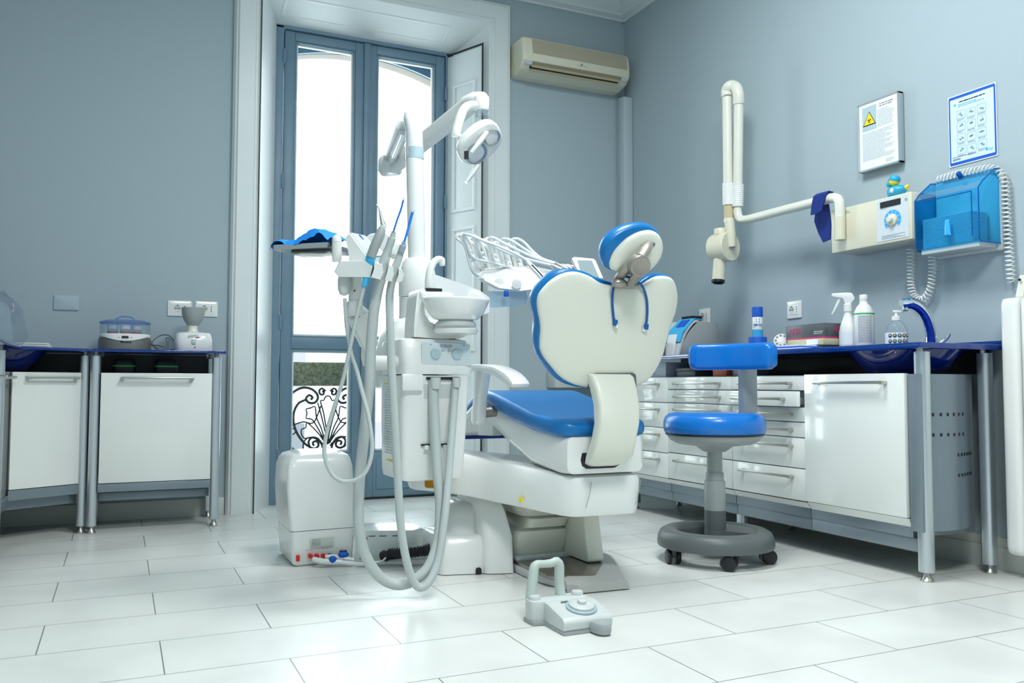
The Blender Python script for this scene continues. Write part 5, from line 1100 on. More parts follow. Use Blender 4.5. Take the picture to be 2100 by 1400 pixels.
ax2 = (KB-KA).normalized(); sd2 = ax2.cross(V((0, 0, 1))).normalized(); hv2 = sd2.cross(ax2)
beam(KA, KB, sd2, hv2, 'spring_arm', .055, .072, .35)
MB().tube([V((1.2892, 3.2646, 1.8794)), V((1.3055, 3.213, 1.8804)), V((1.3216, 3.173, 1.8725))], [.036, .037, .035], 18).build('arm_head', 'plastic', lp)
MB().cyl((1.3137, 3.1648, 1.8871), (1.3152, 3.1676, 1.8254), .031, 24, bev=.008).build('pivot', 'plastic', lp)
MB().cyl((1.317, 3.1668, 1.8254), (1.3175, 3.1678, 1.8035), .026, 20).build('pivot_ring', 'clear', lp)
MB().tube([V(p) for p in [(1.3037, 3.1608, 1.844), (1.2711, 3.1756, 1.8459), (1.2426, 3.1788, 1.8268), (1.2238, 3.1789, 1.7821), (1.209, 3.1778, 1.7258), (1.204, 3.1811, 1.7081)]], [.018, .019, .0195, .019, .018, .015], 14).build('yoke', 'plastic', lp)
rC, tC = V((.909, -.417, 0)), V((-.417, -.909, 0))
ln = (rC*.42 - V((0, 0, 1))*.62 + tC*.62).normalized(); la = (rC*.74 + V((0, 0, 1))*.66); la = (la-ln*la.dot(ln)).normalized(); lb_ = ln.cross(la)
hc = V((1.279, 3.1046, 1.6734))
# head: plate seen obliquely, two reflectors
ho = sm([(-.088, -.035), (-.10, .01), (-.078, .052), (-.02, .072), (.045, .074), (.088, .055), (.098, .012), (.082, -.040), (.03, -.066), (-.04, -.064)], 4)
def sc2(poly, s, dx=0, dy=0): return [(x*s+dx, y*s+dy) for x, y in poly]
MB().rings([[hc+la*x+lb_*y+ln*h for x, y in sc2(ho, s)] for s, h in ((.3, -.062), (.62, -.055), (.85, -.035), (.97, -.01), (1, .012), (.97, .022), (.90, .026))]).build('lamp_head', 'plastic', lp, 60)
def lens(cx, cy, r, nm):
    c = hc+la*cx+lb_*cy+ln*.027; o = MB().lathe([(r, -.004), (r, .004), (r*.94, .006), (r*.90, .001)], c, 32, ln, cap=False).build(nm, 'grey_plastic', lp)
    MB().lathe([(r*.92, .001), (r*.6, -.003), (.002, -.005)], c, 32, ln, cap=False).build('reflector', 'steel', o)
lens(-.035, -.012, .046, 'lens_ring'); lens(.052, .004, .036, 'lens_ring')
sq = hc+la*-.072+lb_*.052+ln*-.012; MB().prism(rect(-.009, .009, -.016, .016, .003), 0, .006, V((1.2061, 3.0594, 1.6035)), rC, (0, 0, 1)).build('switch', 'black', lp)
MB().tube([(1.2201, 3.1737, 1.7082), (1.2309, 3.1472, 1.7004)], .011, 12).build('head_stub', 'plastic', lp)
MB().tube([(1.2816, 3.036, 1.6965), (1.2506, 3.0306, 1.6545), (1.2222, 3.046, 1.6127)], [.013, .0145, .012], 12, True, .01, True, .7).build('front_bar', 'plastic', lp)
MB().tube([(1.2608, 3.0746, 1.5718), (1.2369, 3.0765, 1.5366), (1.2131, 3.0784, 1.5016)], [.015, .018, .012], 12, True, .01, True, .55).build('handle', 'plastic', lp)

# ================================================================ INSTRUMENT TABLE (beyond the chair)
it = thing('instrument_table', 'white instrument table with whip arms beyond the chair back', 'instrument table', (1.66, 3.45, 1.1))
s4 = 3.3327
fr_ = [(1.4142, 3.4231, 1.1755), (1.4246, 3.4386, 1.2075), (1.4448, 3.4504, 1.2244), (1.5172, 3.4386, 1.235), (1.5822, 3.4089, 1.2339), (1.6498, 3.3994, 1.242), (1.7453, 3.3571, 1.2162), (1.7603, 3.3298, 1.1876), (1.7195, 3.3076, 1.1312), (1.6639, 3.3114, 1.1256), (1.5772, 3.3298, 1.1124), (1.4788, 3.3743, 1.1249), (1.4203, 3.421, 1.1634)]
bk_ = [(1.538, 3.6725, 1.2147), (1.5482, 3.6882, 1.2449), (1.5664, 3.7011, 1.26), (1.636, 3.6905, 1.2712), (1.6994, 3.6614, 1.2714), (1.7714, 3.65, 1.2785), (1.8646, 3.5866, 1.2543), (1.8812, 3.5585, 1.2275), (1.8387, 3.5369, 1.1742), (1.7888, 3.56, 1.1707), (1.6963, 3.5811, 1.158), (1.5966, 3.6262, 1.17), (1.5445, 3.6701, 1.2045)]
mid_ = [V(a).lerp(V(b), .12) for a, b in zip(fr_, bk_)]; cen = sum((V(p) for p in fr_), V())/len(fr_)
MB().rings([[V(p).lerp(cen, .10) for p in fr_], [V(p).lerp(cen, .02) + V((0, .02, 0)) for p in fr_], mid_, [V(p) for p in bk_]]).build('table_body', 'plastic', it, 40)
MB().rings([[V(p) for p in [(1.457, 3.4286, 1.121), (1.6175, 3.377, 1.1203), (1.6239, 3.3755, 1.0945), (1.6158, 3.3808, 1.0674), (1.5678, 3.3925, 1.0548), (1.4664, 3.4174, 1.0463), (1.4497, 3.424, 1.0655)]], [V(p) for p in [(1.5645, 3.6641, 1.1496), (1.7293, 3.6105, 1.1487), (1.7361, 3.6088, 1.1246), (1.7274, 3.6143, 1.097), (1.6764, 3.6274, 1.0856), (1.5786, 3.6615, 1.081), (1.5626, 3.6678, 1.0981)]]]).build('lower_tray', see_through('frosted_tray', (.80, .90, .96), .08, (.55, .70, .80), .40), it)
MB().rings([[V(p) for p in [(1.6299, 3.3509, 1.0925), (1.6693, 3.3435, 1.0974), (1.6716, 3.3439, 1.0711), (1.6275, 3.3533, 1.0681)]], [V(p) for p in [(1.6996, 3.4942, 1.1089), (1.7361, 3.4773, 1.113), (1.7385, 3.4777, 1.0856), (1.6972, 3.4968, 1.0835)]]]).build('side_box', 'lightgrey', it)
for q in ((1.4939, 3.3822, 1.1545), (1.5581, 3.3366, 1.1476)): MB().lathe([(.022, 0), (.0215, .008), (.002, .010)], V(q)+V((0, .012, 0)), 24, tC).build('knob_plate', 'plastic', it)
MB().cyl((1.5126, 3.3592, 1.1178), (1.5132, 3.3603, 1.0925), .011, 14, bev=.002).build('tap_knob', 'royal', it); MB().cyl((1.6249, 3.3079, 1.1139), (1.6253, 3.3087, 1.0969), .012, 14, bev=.002).build('tap_knob', mat('dark_green', (.005, .09, .06), .4), it)
# small display
MB().rings([[V(p) for p in [(1.7303, 3.1639, 1.2469), (1.7392, 3.1595, 1.2532), (1.8039, 3.1083, 1.2429), (1.8119, 3.1051, 1.2355), (1.8224, 3.0606, 1.1565), (1.7482, 3.1164, 1.1625)]], [V(p)+V((.01, .03, -.004)) for p in [(1.7303, 3.1639, 1.2469), (1.7392, 3.1595, 1.2532), (1.8039, 3.1083, 1.2429), (1.8119, 3.1051, 1.2355), (1.8224, 3.0606, 1.1565), (1.7482, 3.1164, 1.1625)]]]).build('display_frame', 'plastic', it)
MB().rings([[V(p)+tC*.004 for p in [(1.7495, 3.1501, 1.2382), (1.7974, 3.1118, 1.2342), (1.8093, 3.072, 1.1595), (1.7537, 3.1138, 1.1637)]], [V(p)-tC*.004 for p in [(1.7495, 3.1501, 1.2382), (1.7974, 3.1118, 1.2342), (1.8093, 3.072, 1.1595), (1.7537, 3.1138, 1.1637)]]]).build('display_screen', mat('grey_screen', (.30, .38, .40), .2), it)
# whip arms: a bracket of two rails with a roller; the hoses run over their tops
off = V((1.4077, 3.4379, 1.3572)) - V((1.3433, 3.4232, 1.3607))
rA = [V(p) for p in [(1.4351, 3.4568, 1.1895), (1.4057, 3.448, 1.1946), (1.3801, 3.4364, 1.2175), (1.3595, 3.4317, 1.2734), (1.3414, 3.4264, 1.3194), (1.3137, 3.4377, 1.3441), (1.318, 3.4351, 1.3556), (1.3422, 3.4236, 1.362)]]
rB = [V(p) for p in [(1.4517, 3.4699, 1.2129), (1.4244, 3.46, 1.2198), (1.4024, 3.4459, 1.2588), (1.3749, 3.433, 1.3196), (1.3445, 3.4226, 1.3607)]]
for k in range(5):
    o5 = off*k
    m2 = MB(); m2.tube([p+o5 for p in rA], .0085, 10); m2.tube([p+o5 for p in rB], .007, 10)
    w_ = m2.build('whip_arm', 'plastic', it)
    for f in (.35, .55, .75):
        a, b = rA[2].lerp(rA[4], f)+o5, rB[1].lerp(rB[3], f)+o5; MB().tube([a, b], .007, 8).build('cross_bar', 'plastic', w_)
    MB().tube([rA[5].lerp(rA[7], .5)+o5, rA[7]+o5], .013, 10).build('arm_tip', 'plastic', w_)
    c = rA[3].lerp(rB[2], .6)+o5; MB().cyl(c-rC*.014, c+rC*.014, .012, 14, bev=.003).build('roller', 'lightgrey', w_)
hl = ('white handpiece with dark stripe lying slantwise on instrument table, hose over the leftmost whip arm', 'handpiece whose hose runs over the second whip arm from the window', 'handpiece whose hose runs over the middle whip arm of the instrument table', 'handpiece whose hose runs over the second whip arm from the chair back', 'handpiece whose hose runs over the whip arm nearest the chair back')
hs = ([(1.3685, 3.4166, 1.2732), (1.339, 3.4153, 1.3399), (1.3326, 3.4062, 1.3584), (1.3554, 3.385, 1.3529), (1.3979, 3.3558, 1.3299), (1.4631, 3.3165, 1.3008), (1.5381, 3.2842, 1.2634), (1.5771, 3.2786, 1.2399)],
      [(1.4279, 3.4336, 1.2684), (1.4052, 3.4297, 1.3277), (1.3974, 3.4211, 1.3477), (1.4082, 3.4054, 1.3435), (1.4542, 3.375, 1.3133), (1.5243, 3.3448, 1.2786), (1.6058, 3.309, 1.2502), (1.6918, 3.2817, 1.2296)],
      [(1.4929, 3.4479, 1.2681), (1.4709, 3.4432, 1.3344), (1.4629, 3.4347, 1.3547), (1.4789, 3.4163, 1.3556), (1.5164, 3.3896, 1.3296), (1.5713, 3.3552, 1.2974), (1.6361, 3.3273, 1.2655), (1.7199, 3.3013, 1.2402)],
      [(1.5624, 3.4599, 1.2708), (1.5401, 3.4554, 1.3379), (1.532, 3.447, 1.3565), (1.548, 3.4286, 1.3574), (1.5738, 3.4067, 1.3415), (1.6175, 3.3776, 1.3057), (1.6669, 3.3461, 1.2674), (1.7408, 3.3136, 1.2418)],
      [(1.627, 3.474, 1.2768), (1.597, 3.4727, 1.3479), (1.5877, 3.4651, 1.3634), (1.6062, 3.4455, 1.3657), (1.6249, 3.416, 1.3466), (1.6542, 3.3937, 1.3072), (1.6876, 3.3586, 1.2685), (1.7619, 3.3259, 1.2434)])
tips = ([(1.5772, 3.2787, 1.238), (1.6322, 3.1931, 1.1363)], [(1.6918, 3.2817, 1.2296), (1.7427, 3.2489, 1.2029)], [(1.7199, 3.3013, 1.2402), (1.7664, 3.2594, 1.2133)], [(1.7408, 3.3136, 1.2418), (1.7904, 3.2701, 1.2192)], [(1.7619, 3.3259, 1.2434), (1.8205, 3.2781, 1.2239)])
lo = ([(1.3685, 3.4166, 1.2732), (1.392, 3.4068, 1.2542), (1.4462, 3.4044, 1.2464), (1.5268, 3.4123, 1.2323), (1.5848, 3.43, 1.2288)])
for k in range(5):
    h = thing('handpiece', hl[k], 'handpiece', tips[k][0], 'handpieces on the instrument table')
    MB().tube(hs[k], .0068, 8).build('hose', 'cable', h)
    a, b = V(tips[k][0]), V(tips[k][1])
    MB().tube([a, a.lerp(b, .3), a.lerp(b, .8), b], [.009, .0125, .0115, .008], 14, False).build('body', 'plastic' if k == 0 else 'steel', h)
    if k == 0:
        n = (b-a).normalized().cross(tC).normalized()
        MB().tube([a.lerp(b, .18)+tC*.011+n*-.003, a.lerp(b, .85)+tC*.010+n*-.003], .0035, 8).build('stripe', 'black', h)
        MB().tube([a.lerp(b, .86), b], [.0123, .0095], 14, False).build('teal_tip', mat('teal_plastic', (.01, .25, .30), .4), h)
        for dz in range(1): MB().tube(lo, .005, 8).build('return_hose', 'cable', h)
    else:
        MB().tube([V(lo[i])+off*k+(V((0, 0, -.003))*k) for i in range(len(lo))], .005, 8).build('return_hose', 'cable', h)

# ================================================================ ASSISTANT CONSOLE
ac = thing('assistant_console', 'white assistant console with keypad and hose holder on a jointed arm left of the spittoon', 'console', (.80, 2.85, 1.0))
S7 = 5.383
def two(front, back, nm, m='plastic', par=None, bev=.08):
    f = [V(p) for p in front]; b = [V(p) for p in back]; cf = sum(f, V())/len(f); cb = sum(b, V())/len(b)
    return MB().rings([[p.lerp(cf, bev) for p in f], [p.lerp(q, .06) for p, q in zip(f, b)], [q.lerp(p, .06) for p, q in zip(f, b)], [q.lerp(cb, bev) for q in b]]).build(nm, m, par or ac, 30)
two([(0.6293, 2.7751, 1.0796), (0.6413, 2.7566, 1.1139), (0.7154, 2.7007, 1.1123), (0.7371, 2.6865, 1.0905), (0.7312, 2.6966, 1.0568), (0.7132, 2.7048, 1.0576), (0.6409, 2.7598, 1.0605)], [(0.6693, 2.9208, 1.0995), (0.6813, 2.9134, 1.134), (0.7568, 2.8568, 1.1328), (0.7762, 2.849, 1.1133), (0.7699, 2.8537, 1.0815), (0.7543, 2.8608, 1.0815), (0.6805, 2.9166, 1.0838)], 'holder_bar', bev=.05)
two([(0.7268, 2.641, 1.1005), (0.7506, 2.6305, 1.0939), (0.7555, 2.6298, 1.0659), (0.7468, 2.6351, 1.0419), (0.719, 2.6474, 1.0514), (0.7263, 2.6425, 1.078)], [(0.7643, 2.7771, 1.1182), (0.7893, 2.7659, 1.1122), (0.7927, 2.7659, 1.0843), (0.7852, 2.7706, 1.0621), (0.7571, 2.783, 1.0711), (0.7636, 2.7786, 1.0969)], 'holder_finger')
two([(0.7718, 2.6316, 1.0962), (0.7858, 2.6259, 1.0847), (0.7894, 2.6253, 1.0644), (0.7821, 2.6302, 1.0374), (0.7611, 2.6395, 1.044), (0.7677, 2.6351, 1.0678)], [(0.8086, 2.7571, 1.1122), (0.8227, 2.7512, 1.1007), (0.8259, 2.7509, 1.0813), (0.8193, 2.7553, 1.0561), (0.7987, 2.7644, 1.0621), (0.8043, 2.7606, 1.0849)], 'holder_finger')
two([(0.804, 2.6284, 1.0872), (0.8134, 2.6244, 1.0808), (0.8204, 2.6222, 1.0634), (0.8157, 2.6256, 1.0416), (0.8057, 2.6305, 1.0354), (0.7966, 2.6344, 1.0401), (0.804, 2.6297, 1.0634)], [(0.8393, 2.7436, 1.1017), (0.8483, 2.7398, 1.0956), (0.855, 2.7377, 1.0789), (0.8508, 2.7408, 1.0577), (0.841, 2.7456, 1.0522), (0.8326, 2.7492, 1.0561), (0.8392, 2.7449, 1.0789)], 'holder_finger')
MB().tube([(0.6844, 2.8915, 1.1062), (0.7562, 2.8039, 1.0981), (0.8456, 2.7638, 1.083)], .024, 12).build('holder_spine', 'grey_plastic', ac)
kp = two([(0.6633, 2.7748, 1.1991), (0.675, 2.7687, 1.2111), (0.723, 2.7184, 1.1259), (0.7212, 2.7201, 1.1111), (0.6775, 2.762, 1.1154)], [(0.7591, 2.9277, 1.2235), (0.7699, 2.9223, 1.2318), (0.8205, 2.8705, 1.1529), (0.8194, 2.872, 1.1356), (0.7758, 2.9138, 1.1399)], 'keypad_housing', bev=.04)
kq_ = [V(p) for p in [(0.682, 2.7787, 1.2112), (0.7657, 2.9134, 1.2288), (0.8151, 2.8619, 1.1539), (0.7279, 2.7325, 1.1305)]]
kn_ = (kq_[1]-kq_[0]).cross(kq_[3]-kq_[0]).normalized(); kn_ = kn_ if kn_.z > 0 else -kn_
MB().rings([[p+kn_*.0005 for p in kq_], [p+kn_*.0045 for p in kq_]]).build('keypad', mat('keypad_film', (.60, .70, .74), .3), ac)
kc_ = kq_[0].lerp(kq_[1], .5).lerp(kq_[3].lerp(kq_[2], .5), .16); mb = MB().lathe([(.012, 0), (.012, .002), (.006, .002), (.006, 0)], kc_+kn_*.0046, 18, kn_, cap=False); mb.build('key_ring', 'royal', ac)
mb = MB()
for a in (.35, .55, .75):
    for b in (.25, .5, .75):
        p = kq_[0].lerp(kq_[1], b).lerp(kq_[3].lerp(kq_[2], b), a); mb.lathe([(.009, 0), (.009, .0012), (.002, .0015)], p+kn_*.0045, 12, kn_)
mb.build('key', 'lightgrey', ac)
two([(0.7875, 2.98, 1.2377), (0.8005, 2.9734, 1.2492), (0.8241, 2.9623, 1.2534), (0.8537, 2.9488, 1.2525), (0.8658, 2.9439, 1.2412), (0.8724, 2.9425, 1.2119), (0.8671, 2.9466, 1.1827), (0.8433, 2.9571, 1.1891), (0.8162, 2.9683, 1.2118)], [(0.827, 3.0711, 1.2551), (0.842, 3.0636, 1.2668), (0.8694, 3.0507, 1.2713), (0.9061, 3.0341, 1.267), (0.9399, 3.0192, 1.257), (0.9559, 3.0135, 1.2285), (0.9447, 3.0212, 1.1815), (0.9083, 3.0385, 1.1713), (0.8583, 3.0586, 1.2216)], 'rear_cover')
# pivots and arm down to the tower
MB().cyl((0.7123, 2.8146, 1.071), (0.7113, 2.8197, 0.989), .0215, 20, bev=.004).build('upper_pivot', 'plastic', ac)
MB().cyl((0.7112, 2.8195, 0.9923), (0.7124, 2.8219, 0.9398), .0265, 22, bev=.006).build('pivot_collar', 'plastic', ac)
MB().cyl((0.7027, 2.7942, 1.0223), (0.7015, 2.7893, 1.0218), .003, 8).build('pivot_screw', 'black', ac)
ja, jb = V((0.7241, 2.8487, 0.9555)), V((0.7975, 2.9531, 0.8518)); d_ = (jb-ja).normalized(); s_ = d_.cross(V((0, 1, 0))).normalized(); t_ = s_.cross(d_)
MB().rings([[p+s_*x+t_*y for x, y in rect(-w1, w1, -.03, .03, .014)] for p, w1 in ((ja, .034), (ja.lerp(jb, .5), .031), (jb, .028))]).build('slanted_link', 'plastic', ac)
MB().tube([(0.8025, 2.9722, 0.8632), (0.8019, 2.9746, 0.825), (0.8057, 2.9746, 0.7937), (0.8253, 2.955, 0.7865), (0.8665, 2.925, 0.7881), (0.9387, 2.8587, 0.7909)], [.026, .027, .028, .027, .025, .024], 18).build('lower_elbow', 'plastic', ac)
MB().lathe([(.018, -.03), (.021, -.02), (.021, .012), (.014, .03), (.006, .034)], (0.667, 2.7931, 1.0384), 18, (0, 0, -1)).build('air_socket', 'lightgrey', ac)
# tray arm
MB().cyl((0.6598, 2.8686, 1.1261), (0.6575, 2.866, 1.1924), .0165, 22).build('tray_pivot', 'plastic', ac)
MB().lathe([(.0165, 0), (.0165, .010), (.013, .020), (.006, .0255), (.001, .027)], (0.6575, 2.866, 1.1924), 22).build('pivot_cap', 'plastic', ac)
MB().rings([[V(p) for p in q] for q in ([(0.6613, 2.8862, 1.1936), (0.662, 2.8876, 1.1621), (0.6734, 2.9371, 1.1699), (0.6726, 2.9356, 1.2019)], [(0.6389, 2.9075, 1.1936), (0.6383, 2.9097, 1.1588), (0.6513, 2.9693, 1.168), (0.652, 2.967, 1.2035)])]).build('tray_bracket', 'plastic', ac)
MB().rings([[V(p) for p in [(0.5314, 3.0125, 1.1825), (0.6386, 2.9086, 1.1756), (0.6468, 2.8729, 1.1558), (0.6141, 2.8669, 1.1378), (0.5752, 2.9063, 1.1462), (0.5282, 2.993, 1.164)]], [V(p)+V((0, 0, .004)) for p in [(0.5431, 3.1163, 1.1992), (0.6757, 3.0774, 1.2026), (0.6878, 3.0939, 1.2016), (0.6691, 3.1247, 1.1979), (0.6224, 3.1461, 1.1978), (0.5467, 3.1368, 1.1981)]]]).build('tray_support', 'plastic', ac)

MB_t = [V(p) for p in [(0.4622, 3.0226, 1.1751), (0.6255, 2.8597, 1.1723)]]
tz = (MB_t[0].z+MB_t[1].z)/2
t = thing('instrument_tray', 'shallow metal tray on the left bracket of the assistant console', 'tray', (.58, 3.0, tz))
q0, q1 = MB_t; du_ = V((q1.x-q0.x, q1.y-q0.y, 0)); dv_ = V((-du_.y, du_.x, 0)).normalized()*.20
A_, B_, C_, D_ = q0, q0+du_+V((0, 0, q1.z-q0.z)), q0+du_+V((0, 0, q1.z-q0.z))+dv_, q0+dv_
def inset(k): 
    c = (A_+B_+C_+D_)/4; return [p.lerp(c, k) for p in (A_, B_, C_, D_)]
MB().rings([inset(.10), [p+V((0, 0, .001)) for p in inset(.05)], [p+V((0, 0, .016)) for p in inset(.0)], [p+V((0, 0, .018)) for p in inset(.0)], [p+V((0, 0, .016)) for p in inset(.02)], [p+V((0, 0, .004)) for p in inset(.07)]]).build('tray_pan', 'steel', t)
dr = thing('paper_drape', 'crumpled bright blue paper drape lying over the metal tray', 'drape', (.58, 3.05, tz+.02))
rgd = random.Random(5); nu, nv = 22, 12; m2 = MB(); grid = []
prof_u = [(0, .006), (.08, .022), (.18, .020), (.30, .012), (.42, .018), (.55, .038), (.66, .054), (.74, .058), (.85, .050), (.94, .040), (1.02, .022)]
def pu(u):
    for (a, za), (b, zb) in zip(prof_u, prof_u[1:]):
        if a <= u <= b: return za+(zb-za)*(u-a)/(b-a)
    return prof_u[-1][1]
for j in range(nv+1):
    row = []
    for i in range(nu+1):
        u, v = -.01+1.03*i/nu, -.04+1.06*j/nv
        base = A_.lerp(B_, max(0, min(1.03, u)))+dv_*v
        z = .020 + pu(max(0, u))*(1-.55*abs(v-.35)) + rgd.uniform(-.0025, .0025)
        if j == 0: z -= .018 + (.012 if .62 < u < .80 else 0) - .010*math.sin(u*9)
        if i == 0: z -= .012
        row.append(base+V((0, 0, max(z, -.004 if j == 0 else .0195))))
    grid.append(row)
vv = [[m2.b.verts.new(p) for p in r] for r in grid]
for j in range(nv):
    for i in range(nu): m2.b.faces.new((vv[j][i], vv[j][i+1], vv[j+1][i+1], vv[j+1][i]))
m2.build('drape_sheet', 'drape', dr, 22)

# ---- handpieces in the holder, with hoses down to the tower
def hpiece(name, lab, loc): return thing(name, lab, 'suction hose' if 'suction' in name else 'handpiece', loc)
h = hpiece('scaler_handpiece', 'grey scaler handpiece with blue wrap and curved metal tip in the left holder slot', (0.7415, 2.7093, 1.1376))
MB().tube([(0.7672, 2.6929, 1.2206), (0.7577, 2.6932, 1.1942), (0.7427, 2.6967, 1.1568), (0.7319, 2.7034, 1.1249)], [.0125, .0165, .0165, .015], 16).build('body', 'grey_plastic', h)
MB().tube([(0.7706, 2.6908, 1.2302), (0.7666, 2.6935, 1.2142)], [.010, .0135], 16, False).build('nose', 'lightgrey', h)
MB().tube([(0.7499, 2.7073, 1.3), (0.7566, 2.7047, 1.2929), (0.7613, 2.7032, 1.2817), (0.764, 2.6976, 1.2599), (0.7667, 2.6919, 1.2414), (0.7706, 2.6908, 1.2286)], [.0014, .0028, .0042, .0058, .0075, .0105], 12, True, .004).build('scaling_tip', 'steel', h)
MB().tube([(0.7359, 2.7067, 1.1321), (0.7308, 2.7106, 1.105), (0.7412, 2.7064, 1.0939)], [.0172, .0150, .008], 14, False).build('blue_wrap', 'cyan_print', h)
MB().tube([(0.7435, 2.7212, 1.1055), (0.7353, 2.7263, 1.0815), (0.7259, 2.7209, 1.0594), (0.7152, 2.7163, 1.0311)], [.011, .010, .010, .0085], 12).build('grip', 'lightgrey', h)
MB().tube([(0.7231, 2.7165, 1.062), (0.714, 2.7116, 1.0274)], [.0118, .0095], 12, False).build('blue_cuff', 'cyan_print', h)
MB().tube([(0.7152, 2.7163, 1.0311), (0.692, 2.7218, 0.927), (0.6718, 2.726, 0.822), (0.654, 2.7397, 0.7226), (0.6305, 2.7438, 0.6455), (0.6074, 2.7482, 0.5611), (0.5982, 2.745, 0.496), (0.607, 2.7326, 0.4502), (0.6268, 2.7145, 0.414), (0.6585, 2.6897, 0.4013), (0.6975, 2.671, 0.4153), (0.7232, 2.6682, 0.4514), (0.7343, 2.6706, 0.5142), (0.7249, 2.6808, 0.604), (0.7082, 2.7057, 0.6897), (0.6974, 2.729, 0.7544), (0.6837, 2.754, 0.8137), (0.6733, 2.7756, 0.906), (0.6702, 2.7941, 0.9947)], .0068, 10).build('hose', 'hose', h)
def ribbed(pts, r, step=.0042, amp=.055):
    p2, _ = spline([V(p) for p in pts], r, step); m3 = MB()
    return m3.tube(p2, [r*(1 if i % 2 else 1-amp) for i in range(len(p2))], 14, False)
h = hpiece('suction_handpiece', 'thick grey suction hose with thin blue cannula in the middle holder slot', (0.7782, 2.6934, 1.1218))
MB().tube([(0.8311, 2.6691, 1.317), (0.8239, 2.6743, 1.2834), (0.8116, 2.6765, 1.2472), (0.8008, 2.6781, 1.2095)], [.0036]*4, 10).build('cannula', mat('blue_tube', (.01, .14, .75), .3), h)
MB().tube([(0.832, 2.6684, 1.3226), (0.8309, 2.6694, 1.3138)], .0045, 10).build('cannula_tip', 'plastic', h)
MB().tube([(0.8051, 2.687, 1.2113), (0.8005, 2.6902, 1.1921), (0.7998, 2.6906, 1.1905), (0.7938, 2.6946, 1.1681), (0.7924, 2.6955, 1.1649), (0.7823, 2.7021, 1.128), (0.773, 2.7087, 1.088), (0.7768, 2.709, 1.0512)], [.0085, .0095, .0125, .0130, .0120, .0165, .0185, .0165], 18, False).build('body', 'hose', h)
MB().tube([(0.7857, 2.6582, 1.1366), (0.7826, 2.6583, 1.1221)], .004, 10).build('slide_valve', 'grey_plastic', h)
MB().tube([(0.7777, 2.7072, 1.0752), (0.7709, 2.7114, 1.056), (0.7654, 2.7149, 1.04)], [.015, .017, .0175], 16).build('lower_sleeve', 'lightgrey', h)
ribbed([(0.7666, 2.7137, 1.0496), (0.7487, 2.7165, 0.951), (0.7418, 2.7274, 0.8138), (0.7399, 2.7343, 0.707), (0.7305, 2.7592, 0.5357), (0.7208, 2.7721, 0.3868), (0.7222, 2.7784, 0.2619), (0.7448, 2.7851, 0.1544), (0.7917, 2.7789, 0.0783), (0.8467, 2.7664, 0.0471), (0.9026, 2.7512, 0.0578), (0.9555, 2.7465, 0.1024), (0.9919, 2.7579, 0.1903), (1.0056, 2.7785, 0.3001), (1.0006, 2.7965, 0.4116), (0.9958, 2.8166, 0.5836), (0.9962, 2.8325, 0.6902), (0.998, 2.8407, 0.7244)], .0185).build('hose', 'hose', h)
h = hpiece('saliva_suction', 'thinner grey suction hose with blue tip in the right holder slot', (0.8174, 2.6863, 1.1233))
MB().tube([(0.8621, 2.6682, 1.2775), (0.8581, 2.671, 1.2598), (0.8473, 2.6728, 1.2171), (0.8365, 2.6746, 1.1762)], [.0045]*4, 10).build('cannula', mat('blue_tube_clear', (.02, .22, .80), .25), h)
MB().tube([(0.8628, 2.6675, 1.2839), (0.8615, 2.6687, 1.2727)], .0058, 10).build('cannula_tip', 'clear', h)
MB().tube([(0.8365, 2.6745, 1.1778), (0.8339, 2.6763, 1.1666), (0.8339, 2.6764, 1.165), (0.8271, 2.6807, 1.1441)], [.0068, .0075, .0115, .0115], 14, True, .006).build('connector', mat('blue_grey_plastic', (.28, .36, .42), .4), h)
MB().tube([(0.8307, 2.6898, 1.1489), (0.8247, 2.6939, 1.1248), (0.8131, 2.7012, 1.0894), (0.8154, 2.7023, 1.0509)], [.0100, .0130, .0150, .0135], 16, False).build('body', 'hose', h)
MB().tube([(0.8143, 2.7018, 1.0686), (0.8088, 2.7052, 1.0541), (0.8047, 2.7078, 1.0412)], [.012, .0128, .0128], 14).build('lower_sleeve', 'lightgrey', h)
ribbed([(0.8053, 2.7071, 1.0477), (0.797, 2.7028, 0.9968), (0.7977, 2.6966, 0.9049), (0.803, 2.6999, 0.8028), (0.8095, 2.7023, 0.7071), (0.818, 2.705, 0.5907), (0.8306, 2.7085, 0.4265), (0.843, 2.7119, 0.2638), (0.8601, 2.7102, 0.1538), (0.8838, 2.7146, 0.0782), (0.9112, 2.7151, 0.0423), (0.9419, 2.7113, 0.0561), (0.9798, 2.723, 0.1258), (1.0051, 2.7375, 0.2497), (1.0279, 2.7635, 0.3853), (1.0494, 2.7897, 0.5264), (1.0669, 2.8137, 0.6424), (1.076, 2.8289, 0.6902), (1.0798, 2.8419, 0.7213)], .0140).build('hose', 'hose', h)

# ================================================================ FLOOR THINGS LEFT
sb = thing('suction_motor', 'white suction motor box standing on floor before the window', 'suction motor', (.75, 3.55, 0))
def bq(x0, x1, y0, y1, z, r=.02): return ring3(rnd([(x0, y0), (x1, y0+.012), (x1, y1), (x0, y1)], r, 5), z)
MB().rings([bq(.632, .856, 3.408, 3.70, .002), bq(.624, .864, 3.400, 3.71, .012), bq(.618, .868, 3.396, 3.715, .08), bq(.614, .870, 3.394, 3.715, .136)]).build('base', 'plastic', sb, 50)
MB().rings([bq(.613, .871, 3.393, 3.716, .1385), bq(.606, .872, 3.394, 3.716, .20), bq(.600, .870, 3.404, 3.716, .30), bq(.604, .866, 3.418, 3.716, .38), bq(.612, .862, 3.430, 3.714, .408, .03), bq(.624, .856, 3.445, 3.712, .424, .04), bq(.66, .84, 3.50, 3.70, .436, .05), bq(.70, .82, 3.58, 3.68, .438, .04)]).build('hood', 'plastic', sb, 60)
def fx(px_, z): return (px_, 3.3945+(px_-.61)*.045, z)
